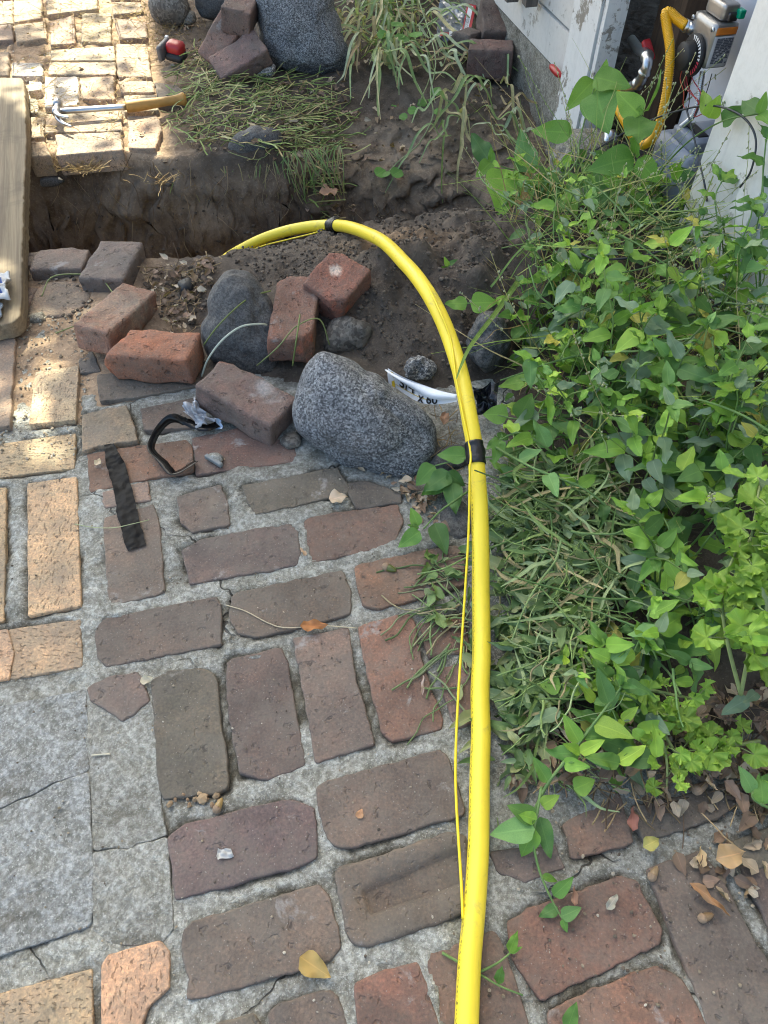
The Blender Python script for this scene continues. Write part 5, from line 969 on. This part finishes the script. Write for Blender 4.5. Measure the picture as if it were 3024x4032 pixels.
# cut stalks heap beside the pipe
for q in spread_in(HEAP, 760, r):
    z = hz(*q) + .01 + .07 * r.random() * ss1(.15, .3, q[0]); a = r.gauss(.3, .8) + (3.14 if r.random() < .5 else 0); P = wander((q[0], q[1], z), r.uniform(.04, .15), (math.cos(a), math.sin(a), r.uniform(-.15, .15)), r, 6, .55)
    if any(p_[0] < pipex(p_[1]) + .017 for p_ in P[::3]): continue
    c = np.array(r.choice([(.24, .35, .12), (.31, .40, .19), (.17, .26, .08), (.36, .32, .17), (.13, .2, .06)])) * r.uniform(.7, 1.1); ff += 1
    if ff % 2: stm.add(*tube(P, r.uniform(.0008, .0022) * np.linspace(1, .6, len(P)), 6, False), c=c)
    else: v, f, uv = ribbon(P, r.uniform(.003, .007) * np.sin(np.linspace(.5, 3., len(P))), (r.uniform(-.8, .8), r.uniform(-.8, .4), 1), .15); stm.add(v, f, uv, c)
SPILL = [(930, 1200), (1070, 1180), (1075, 1660), (1010, 1580), (960, 1400), (900, 1270)]
for q in spread_in(SPILL, 110, r):
    a = r.gauss(.2, .7) + (3.14 if r.random() < .5 else 0); P = wander((q[0], q[1], .006 + .02 * r.random()), r.uniform(.04, .12), (math.cos(a), math.sin(a), 0), r, 5, .4); P[:, 2] = np.clip(P[:, 2], .004, .008)
    if any(p_[0] > pipex(p_[1]) - .012 for p_ in P[::3]): continue
    stm.add(*tube(P, r.uniform(.0010, .0019), 5, False), c=np.array(r.choice([(.16, .23, .10), (.24, .28, .16), (.10, .15, .06), (.32, .28, .17)])) * r.uniform(.8, 1.1))
o = stm.obj('cut_stalks', M_STEM); tag(o, 'heap of cut green stalks along the yellow pipe', 'stalks', None, 'stuff')
wl = MB()
for q in [q for q in spread_in(HEAP, 950, r) if q[0] > pipex(q[1]) + .04] + spread_in(SPILL, 45, r):
    z = max(hz(*q), .002) + .012 + .05 * r.random() * ss1(.14, .3, q[0]); v, f, uv = LV[r.choice([1, 2, 4])]; a = r.uniform(0, 6.28); B = basis((math.cos(a), math.sin(a), r.uniform(-.5, .5)), (r.uniform(-1, 1), r.uniform(-1, .6), .8)); L = r.uniform(.02, .055)
    wl.add(v * [L, L * r.uniform(.4, .9), L] @ B.T + [q[0], q[1], z], f, uv, np.array(r.choice([(.15, .22, .085), (.19, .26, .13), (.09, .15, .05), (.24, .27, .12), (.13, .2, .06)])) * r.uniform(.8, 1.15))
o = wl.obj('wilted_leaves', M_LEAF); tag(o, 'wilted grey green leaves among the cut stalks', 'leaves', None, 'stuff')
# grasses and seed heads
gr = MB()
def blade(P, wd, c, up=(0, -.3, 1)): v, f, uv = ribbon(P, wd * np.linspace(1, .15, len(P)), up, .12); gr.add(v, f, uv, c)
for q in spread_in([(1085, 480), (1300, 400), (1660, 560), (1660, 1000), (1250, 1000), (1090, 800)], 520, r):
    a = r.uniform(0, 6.28); L = r.uniform(.08, .3); P = wander((q[0], q[1], hz(*q) + .01), L, (math.cos(a) * .9, math.sin(a) * .9 - .15, r.uniform(.3, 1.1)), r, 5, .28); blade(P, r.uniform(.0018, .0045), np.array(r.choice([(.18, .26, .07), (.28, .32, .10), (.12, .2, .05), (.36, .30, .15), (.33, .24, .11)])) * r.uniform(.8, 1.15))
for q in spread_in([(1120, 500), (1300, 450), (1640, 600), (1640, 1300), (1300, 1200), (1120, 900)], 70, r):
    a = r.uniform(0, 6.28); L = r.uniform(.2, .4); P = wander((q[0], q[1], hz(*q) + .06), L, (math.cos(a) * .6, math.sin(a) * .6 - .1, .75), r, 6, .14); c = np.array(r.choice([(.30, .36, .14), (.38, .36, .18), (.22, .32, .10)])); gr.add(*tube(P, .0006, 4, False), c=c)
    for k in range(r.randrange(8, 18)):
        i = r.randrange(int(len(P) * .6), len(P)); v, f = ico(1); gr.add(v * [.0016, .0012, .0028] + P[i] + [r.gauss(0, .002), r.gauss(0, .002), r.gauss(0, .002)], f, None, (.42, .44, .30))
for q in spread_in([(1090, 560), (1200, 500), (1420, 520), (1660, 640), (1660, 1050), (1300, 1050), (1110, 900)], 150, r):
    a = r.uniform(0, 6.28); P = wander((q[0], q[1], hz(*q) + .03 + .1 * r.random()), r.uniform(.16, .34), (math.cos(a), math.sin(a) - .2, r.uniform(.25, .75)), r, 6, .16); blade(P, r.uniform(.0022, .0042), np.array(r.choice([(.30, .38, .11), (.36, .40, .15), (.24, .34, .08), (.42, .36, .19)])) * r.uniform(.85, 1.1))
def line(pts, wd, c): blade(smooth_path([GP(*p) for p in pts], 8), wd, c, (0, -.6, .8))
line([(1125, 600, .12), (1075, 670, .17), (1018, 745, .215), (996, 790, .212), (986, 818, .205)], .012, (.17, .27, .07)); line([(1350, 470, .1), (1372, 330, .25), (1405, 180, .36)], .003, (.22, .33, .08)); line([(1310, 700, .1), (1330, 440, .25), (1320, 330, .3)], .0028, (.22, .32, .09)); line([(1060, 620, .12), (1150, 520, .2), (1330, 465, .22)], .005, (.2, .3, .09)); line([(1395, 240, .34), (1420, 190, .4), (1428, 150, .43)], .012, (.16, .28, .07)); line([(1110, 560, .1), (1180, 500, .16), (1300, 440, .2)], .004, (.24, .32, .1)); line([(1430, 800, .15), (1440, 640, .24), (1450, 560, .27)], .003, (.25, .33, .1)); line([(1560, 760, .1), (1580, 600, .2), (1590, 420, .3)], .004, (.2, .3, .08))
o = gr.obj('grass_blades', M_LEAF); tag(o, 'thin grass blades and pale seed heads rising among the plants', 'grass', None, 'stuff')
# clippings on the far bank
cl = MB()
for q in spread_in([(350, 150), (430, 110), (560, 165), (700, 185), (740, 250), (690, 330), (520, 330), (420, 315), (360, 280)], 750, r) + spread_in([(640, 200), (720, 190), (720, 420), (650, 400)], 60, r):
    a = r.gauss(.2, 1.); L = r.uniform(.03, .12); g = hz(*q); P = wander((q[0], q[1], g + .004 + .03 * r.random()), L, (math.cos(a), math.sin(a), r.uniform(-.1, .25)), r, 4, .4); c = np.array(r.choice([(.19, .27, .085), (.25, .33, .11), (.14, .2, .06), (.29, .31, .13), (.34, .28, .14)])) * r.uniform(.75, 1.15)
    if r.random() < .5: cl.add(*tube(P, r.uniform(.0009, .0020), 4, False), c=c)
    else: v, f, uv = ribbon(P, r.uniform(.002, .005), (r.uniform(-.5, .5), -.3, 1), .1); cl.add(v, f, uv, c)
for k in range(80):                                        # blades hanging down the cut bank
    x, y = r.uniform(400, 740), r.uniform(300, 345); a = G(x, y, -.02); a[1] = float(far_lip(np.array(a[0]))) + .03; pts = [a]; d = np.array([r.gauss(0, .25), -.7, -.1])
    for q in range(5): d = d + np.array([r.gauss(0, .25), .12, -.32]); pts.append(pts[-1] + d / np.linalg.norm(d) * r.uniform(.015, .04))
    P = smooth_path(pts, 4); v, f, uv = ribbon(P, .003, (0, -1, .4), .1); cl.add(v, f, uv, np.array(r.choice([(.17, .25, .09), (.22, .28, .12), (.26, .22, .12)])))
for k in range(90):                                        # rootlets hanging out of the cut earth
    x = r.uniform(-1.05, .3); y = float(far_lip(np.array(x))) + r.uniform(-.06, .01); z0 = hz(x, y); pts = [np.array([x, y - .01, z0])]; d = np.array([r.gauss(0, .5), -.5, -.6])
    for q in range(4): d = d + np.array([r.gauss(0, .4), r.gauss(.05, .2), -.25]); p = pts[-1] + d / np.linalg.norm(d) * r.uniform(.01, .03); p[2] = max(p[2], hz(p[0], p[1]) + .003); pts.append(p)
    P = smooth_path(pts, 3); cl.add(*tube(P, r.uniform(.0006, .0013), 4, False), c=np.array(r.choice([(.20, .14, .09), (.30, .23, .15), (.12, .08, .05)])))
o = cl.obj('grass_clippings', M_LEAF); tag(o, 'mat of green grass clippings spread over the far trench bank', 'grass', None, 'stuff')
# dry straw in the joints of the sunlit path and litter
ds = MB()
for q in spread_in([(0, 20), (320, 0), (330, 130), (300, 300), (70, 330), (60, 160), (0, 150)], 900, r):
    if fbm(np.array([q[0], q[1], 0.]), 6, 2, 71) < -.05: continue
    a = r.uniform(0, 6.28); P = wander((q[0], q[1], .004 + .01 * r.random()), r.uniform(.012, .05), (math.cos(a), math.sin(a), r.uniform(0, .5)), r, 3, .5); ds.add(*tube(P, r.uniform(.0005, .0009), 3, False), c=np.array((.42, .32, .15)) * r.uniform(.6, 1.1))
for (x0, y0, n, z) in ((350, 65, 160, .0), (370, 40, 90, 0), (350, 390, 30, -.03), (170, 365, 90, -.03)):
    for k in range(n):
        b = G(x0 + r.gauss(0, 30), y0 + r.gauss(0, 26 if y0 < 100 else 5), z); a = r.uniform(0, 6.28); P = wander(b, r.uniform(.02, .07), (math.cos(a), math.sin(a), r.uniform(.1, .8)), r, 4, .4); ds.add(*tube(P, .0008, 3, False), c=np.array((.36, .27, .14)) * r.uniform(.6, 1.1))
for q in spread_in([(300, 590), (480, 575), (440, 700), (400, 800), (340, 650)], 120, r) + spread_in([(1130, 1560), (1660, 1560), (1660, 1780), (1380, 1760), (1200, 1720)], 200, r) + spread_in([(900, 880), (1000, 900), (1000, 1080), (760, 1010)], 50, r) + spread_in([(1440, 700), (1640, 690), (1640, 860), (1450, 800)], 120, r):
    a = r.uniform(0, 6.28); P = wander((q[0], q[1], max(hz(*q), 0) + .005 + .01 * r.random()), r.uniform(.015, .06), (math.cos(a), math.sin(a), r.uniform(-.1, .2)), r, 3, .3); ds.add(*tube(P, r.uniform(.0006, .0012), 4, False), c=np.array(r.choice([(.38, .29, .17), (.22, .16, .09), (.12, .085, .06)])) * r.uniform(.7, 1.1))
o = ds.obj('dry_straw', M_DRY); tag(o, 'fine dry straw and twigs in the joints and on the soil', 'straw', None, 'stuff')
# leaf litter, crumbs
DLV = [leaf_v(1, wd, fo, dr, tw, 7, 5, 'ov', rp, k) for k, (wd, fo, dr, tw, rp) in enumerate([(.6, .5, .2, .6, .7), (.5, .7, -.4, -.8, .6), (.7, .2, .3, .3, .8)])]
li = MB()
DRYC = [(.27, .195, .12), (.36, .285, .19), (.19, .13, .085), (.24, .17, .12), (.40, .335, .24), (.14, .10, .07)]
def litter(poly, n, l0, l1, zr=.02, zmin=None):
    for q in spread_in(poly, n, r):
        z = hz(*q); z = z if zmin is None else max(z, zmin); v, f, uv = DLV[r.randrange(3)]; L = r.uniform(l0, l1); B = basis((r.gauss(0, 1), r.gauss(0, 1), r.gauss(0, .2)), (r.gauss(0, .35), r.gauss(0, .35), 1)); li.add(v * L @ B.T + [q[0], q[1], z + .004 + zr * r.random()], f, uv, np.array(r.choice(DRYC)) * r.uniform(.7, 1.15))
litter([(1130, 1540), (1400, 1560), (1680, 1480), (1680, 1780), (1450, 1740), (1250, 1700), (1100, 1690)], 330, .01, .035, .015, 0.); litter([(300, 590), (480, 575), (440, 700), (400, 800), (340, 650)], 110, .008, .03); litter([(745, -40), (1000, -40), (1000, 150), (760, 150)], 90, .015, .045); litter([(560, 170), (760, 160), (760, 330), (600, 330)], 110, .012, .038); litter([(740, 1000), (900, 1040), (960, 1080), (950, 1180), (860, 1060)], 40, .01, .032, .008, 0.); litter([(930, 890), (1000, 890), (1010, 1000), (950, 960)], 24, .015, .04); litter([(940, 110), (1080, 160), (1150, 260), (1000, 220)], 60, .012, .04); litter([(0, 0), (330, 0), (340, 300), (70, 330)], 60, .006, .02, .006, .0); litter([(330, 30), (430, 60), (430, 150), (340, 140)], 60, .008, .025); litter([(1440, 1830), (1659, 1800), (1659, 1950), (1500, 1930)], 22, .012, .03, .006, 0.); litter([(380, 260), (740, 240), (720, 330), (420, 320)], 90, .01, .034); litter([(640, 200), (900, 210), (860, 400), (680, 400)], 60, .012, .036)
o = li.obj('leaf_litter', M_DRY); tag(o, 'scattered brown leaf litter on soil and bricks', 'leaf litter', None, 'stuff')
cr = MB(); v1, f1 = ico(1); CV = [v1 * (1 + .25 * fbm(v1 + 7. * k, 1.4, 2, 3))[:, None] for k in range(12)]
def crumbs(poly, n, s0, s1, cols, zmin=None, pw=3.):
    for q in spread_in(poly, n, r):
        z = hz(*q); z = z if zmin is None else max(z, zmin); s = s0 + (s1 - s0) * r.random() ** pw; v = CV[r.randrange(12)] * [s * r.uniform(.7, 1.2), s * r.uniform(.7, 1.2), s * r.uniform(.5, .9)]; cr.add(v @ rotz(r.uniform(0, 6)).T + [q[0], q[1], z + s * .35], f1, None, np.array(r.choice(cols)) * r.uniform(.7, 1.2))
SOILC = [(.115, .092, .07), (.14, .112, .085), (.09, .07, .053), (.17, .138, .105)]; SANDC = [(.32, .26, .18), (.4, .33, .24), (.22, .18, .12), (.5, .45, .36)]
crumbs([(480, 560), (720, 490), (860, 500), (1080, 470), (1100, 760), (990, 830), (820, 800), (640, 720)], 3600, .0008, .0055, SOILC); crumbs([(0, 690), (200, 680), (180, 1000), (0, 1000)], 900, .0008, .004, SANDC, 0.); crumbs([(60, 345), (340, 330), (700, 345), (1040, 400), (1030, 480), (700, 480), (60, 480)], 1500, .0012, .009, SOILC + [(.2, .165, .125)]); crumbs([(300, 590), (480, 580), (440, 720), (350, 700)], 300, .001, .007, SOILC); crumbs([(90, 560), (200, 560), (200, 700), (60, 700)], 300, .001, .006, SOILC + SANDC); crumbs([(340, 60), (760, 180), (1100, 250), (1000, 330), (720, 350), (360, 250)], 700, .001, .006, SOILC)
crumbs([(180, 900), (640, 960), (950, 1150), (1000, 1800), (1000, 2200), (0, 2200), (0, 1100)], 500, .0005, .0022, SANDC + SOILC, .003, 2.); crumbs([(1100, 1650), (1660, 1600), (1660, 2200), (1050, 2200)], 250, .0006, .003, SANDC + SOILC, .003, 2.); crumbs([(60, 380), (160, 385), (160, 430), (75, 420)], 120, .002, .010, SANDC); crumbs([(0, 0), (320, 0), (330, 300), (60, 330)], 500, .0008, .004, SANDC + [(.6, .56, .5)], .003, 2.); crumbs([(360, 1715), (480, 1715), (480, 1740), (365, 1745)], 16, .003, .007, [(.35, .25, .15), (.3, .2, .12)], .0)
o = cr.obj('soil_crumbs', m_plain('crumb_earth', (1, 1, 1), .95, bump=.6, scale=300, use_att=True), smooth=False); tag(o, 'loose soil crumbs, grit and small pebbles', 'soil', None, 'stuff')
# ================================================================== SMALL SINGLE THINGS
def dry_leaf(label, x, y, Lpx, ang, c, seed, wf=1., z=.004, name='dry_leaf'):
    b = G(x, y, z); L = Lpx * px_scale(b); v, f, uv = leaf_v(1, .6 * wf, .35, .1, .2, 9, 7, 'ov', .9, seed); v[:, 2] -= v[:, 2].min(); o = link(name, mesh(name, (v - [.5, 0, 0]) * L, f, M_DRY, True, uv), None, c); o.location = b; o.rotation_euler = (0, 0, ang); tag(o, label, 'leaf', 'single fallen leaves'); return o
dry_leaf('orange brown curled leaf on the joint with a pale straw', 680, 1356, 60, .1, (.36, .16, .06), 1, .8); dry_leaf('yellow brown torn leaf on the joint near the bottom', 682, 2090, 78, -.5, (.36, .26, .09), 2, 1.1); dry_leaf('pale tan round leaf on the dark grey brick', 731, 1078, 42, .2, (.48, .38, .26), 3, 1.4); dry_leaf('grey pointed leaf on the lower right brick', 1322, 1948, 42, .8, (.34, .32, .25), 4, .8); dry_leaf('yellow green leaf on the mortar below the litter', 1406, 1822, 42, .4, (.36, .33, .10), 5, 1.3, .012); dry_leaf('large tan curled leaf in the lower right corner', 1575, 1850, 70, .2, (.42, .28, .14), 6, 1.3, .014); dry_leaf('brown curled leaf beside the trailing runner', 1240, 1935, 42, 1.4, (.26, .15, .10), 7, .6, .008); dry_leaf('pale torn leaf beside the triangular brick piece', 318, 1470, 28, .4, (.40, .37, .27), 8, 1.3); dry_leaf('small tan leaf scrap in the middle of a purple brick', 778, 1758, 22, 1.2, (.42, .24, .13), 9, 1.4); dry_leaf('cream leaf on the broken tan brick end', 258, 1232 - 1232 + 1, 1, 0, (.4, .35, .25), 10) if False else None
dry_leaf('round cream leaf on the broken tan brick by the plank', 262, 712 - 120 + 260 - 0 if False else 645, 28, .3, (.52, .42, .24), 10, 1.4, .014); dry_leaf('brown narrow leaf on the long purple brick at lower right', 1530, 1945, 95, -.75, (.30, .17, .08), 11, .35, .008); dry_leaf('tan leaf standing in front of the lower right tan leaf', 1513, 1852, 46, 1.3, (.48, .35, .19), 12, .8, .01); dry_leaf('reddish ridged leaf beside the lower right dark brick', 1365, 1770, 56, 1.3, (.25, .115, .085), 13, .7, .01); dry_leaf('pale winged seed on the red brick left of the black tape', 213, 1000, 22, 1.5, (.5, .42, .28), 14, 1.2); dry_leaf('brown leaf stuck on the bank above the yellow pipe', 712, 420, 48, .5, (.33, .2, .12), 15, 1.2, -.12); dry_leaf('small tan leaf in the joint beside the spotted red brick', 655, 1193, 26, 2.2, (.40, .27, .17), 16, .6)
dry_leaf('curved pale seed pod on the right dark red brick', 913, 1480, 50, 1.5, (.40, .31, .25), 17, .25); dry_leaf('brown leaf curled up at the granite boulder right edge', 960, 905, 42, 1.4, (.28, .17, .11), 18, .9, .04); dry_leaf('orange leaf upright at the mauve brick on the far bank', 493, 163, 34, 1.5, (.48, .26, .06), 19, .6, .02)
# acorns
def acorn(label, x, y, ang, c, z=.006, s=1.):
    t_ = empty('acorn', G(x, y, z)); tag(t_, label, 'acorn', 'fallen acorns'); t_.rotation_euler = (0, 0, ang)
    u = np.linspace(-1, 1, 12); P = np.stack([u * .012 * s, 0 * u, 0 * u], 1); r_ = .0062 * s * np.sqrt(np.clip(1 - u ** 2 * .98, 0, 1)) * (1 - .25 * u); v, f, uv = tube(P, r_, 14); child_ = MB().add(v, f).obj('nut', m_plain('acorn_shell', c, .35), t_)
    u = np.linspace(-1.25, -.35, 7); P = np.stack([u * .012 * s, 0 * u, 0 * u], 1); v, f, uv = tube(P, [.0025 * s, .005 * s, .0064 * s, .007 * s, .0074 * s, .0074 * s, .0066 * s], 14); MB().add(v, f).obj('cup', m_plain('acorn_cup', (.36, .25, .16), .8, bump=1., scale=400), t_)
acorn('green acorn with tan cup on the dark red brick', 843, 1228, -.45, (.12, .14, .035)); acorn('tan acorn in the joint below the dark upright brick', 473, 1738, 1.2, (.36, .24, .09), .004, .8); acorn('striped acorn half on the long purple brick at lower right', 1527, 1980, .3, (.26, .17, .09), .006, .8); acorn('tan acorn at the upper end of the long purple brick', 1413, 1885, .9, (.32, .22, .12), .006, .8); acorn('brown acorn cap on the soil below the geranium sprig', 1515, 1700, .5, (.2, .14, .09), .02)
# straws lying on the paving
def straw(label, pts, r_, c, seed=0):
    o = MB().add(*tube(smooth_path([G(*p) for p in pts], 8), r_, 6)).obj('straw', m_plain('straw_%s' % 'abcdefghij'[seed], c, .6), center=True); tag(o, label, 'straw', 'single stalks on the paving'); return o
straw('thin green stalk lying across the black tape strip', [(162, 1132, .004), (200, 1139, .004), (245, 1140, .012), (285, 1132, .012), (322, 1123, .004)], .0008, (.42, .46, .24), 0); straw('long wavy pale straw under the orange brown leaf', [(488, 1307, .004), (530, 1320, .004), (580, 1346, .004), (620, 1356, .004), (700, 1352, .005), (772, 1357, .004)], .0009, (.55, .46, .30), 1); straw('short cream stick on the cement patch', [(197, 1632, .003), (218, 1630, .003), (238, 1629, .003)], .0013, (.62, .56, .42), 2); straw('pale white stalk bent over the dark boulder', [(436, 812, .02), (450, 775, .07), (480, 735, .11), (520, 706, .125), (560, 700, .115), (576, 702, .10)], .0022, (.50, .54, .44), 3); straw('green stalk lying over the dark boulder top', [(440, 745, .07), (470, 705, .115), (510, 665, .135), (545, 640, .13), (585, 628, .12)], .0016, (.17, .21, .06), 4)
straw('green stalk across the upright red brick', [(555, 790, .05), (600, 750, .11), (640, 705, .13), (690, 690, .125), (712, 745, .07)], .0014, (.22, .26, .09), 5); straw('second green stalk standing on the upright red brick', [(632, 790, .06), (640, 735, .12), (648, 680, .135)], .0017, (.17, .22, .06), 6); straw('green stalks over the bricks next to the plank', [(90, 640, .02), (110, 600, .03), (160, 592, .035), (215, 600, .03), (250, 640, .03), (285, 668, .03)], .0014, (.19, .23, .07), 7); straw('green stalk over the broken tan brick', [(120, 720, .012), (170, 700, .016), (220, 676, .02), (285, 640, .03)], .0013, (.21, .25, .08), 8); straw('bare twig standing at the trench edge', [(372, 590, .02), (385, 562, .05), (380, 540, .08), (374, 525, .10)], .0010, (.22, .15, .1), 9)
crumple('gum_blob', [G(472, 1835, .003), G(500, 1832, .005), G(505, 1850, .004), G(475, 1862, .003)], 12, 12, .005, m_plain('dried_white_plastic', (.5, .5, .49), .4), 'small white melted plastic bit on a purple brick', 'plastic', 21, 90)
# ================================================================== unseen oak; leaves set along the sun direction to shade chosen patches
oak = empty('unseen_oak', (-3.1, 5.0, 0)); tag(oak, 'unseen oak tree beyond the yard, leaves placed to cast shade', 'tree')
M_BARK = m_wood('oak_bark', (.12, .09, .065), (.06, .045, .032), (30, 30, 6)); tk = smooth_path([(-3.1, 5.0, -.1), (-3.05, 4.95, 1.2), (-2.9, 4.8, 2.4), (-2.6, 4.6, 3.4)], 6); mb = MB().add(*tube(tk, np.linspace(.16, .07, len(tk)), 12))
cw = MB(); r = random.Random(17)
def shade(poly, n, h0, h1, dens_seed=0):
    for q in spread_in(poly, n, r):
        h = r.uniform(h0, h1); p = np.array([q[0], q[1], 0.]) - np.array(LDIR) / LDIR.z * -h * -1 if False else np.array([q[0], q[1], 0.]) + np.array(LDIR) * (h / LDIR.z); v, f, uv = LV[r.randrange(6)]; L = r.uniform(.06, .11); B = basis((r.gauss(0, 1), r.gauss(0, 1), r.gauss(0, .5)), (r.gauss(0, .6), r.gauss(0, .6), 1)); cw.add(v * L @ B.T + p, f, uv, np.array(green(r)) * .9)
shade([(-900, 1130), (40, 1075), (170, 1035), (180, 900), (165, 780), (250, 740), (330, 640), (300, 560), (520, 540), (620, 900), (620, 2600), (-900, 2600)], 4200, 2.6, 3.2); shade([(-160, 320), (10, 285), (62, 330), (66, 540), (20, 600), (-160, 620)], 1500, 2.7, 3.0); shade([(-500, 640), (20, 690), (50, 760), (30, 810), (-500, 840)], 260, 2.7, 3.0); shade([(-60, 60), (60, 70), (90, 130), (20, 170), (-60, 170)], 130, 2.7, 3.0); shade([(60, 160), (330, 140), (330, 330), (60, 340)], 45, 2.7, 3.0); shade([(0, 0), (330, 0), (330, 130), (60, 150)], 40, 2.7, 3.0)
shade([(-60, 690), (170, 690), (175, 1040), (-60, 1060)], 70, 2.7, 3.1); shade([(70, 540), (340, 535), (335, 620), (200, 665), (75, 640)], 420, 2.7, 3.0)
for k in range(16):
    a = tk[-1 - r.randrange(8)]; b = np.array([r.uniform(-2.6, -.6), r.uniform(2.2, 4.6), r.uniform(2.6, 3.0)]); P = smooth_path([a, (a + b) / 2 + [0, 0, .25], b], 6); mb.add(*tube(P, np.linspace(.035, .008, len(P)), 7))
child(mb.obj('trunk', M_BARK), oak); child(cw.obj('shade_crown', M_LEAF), oak)
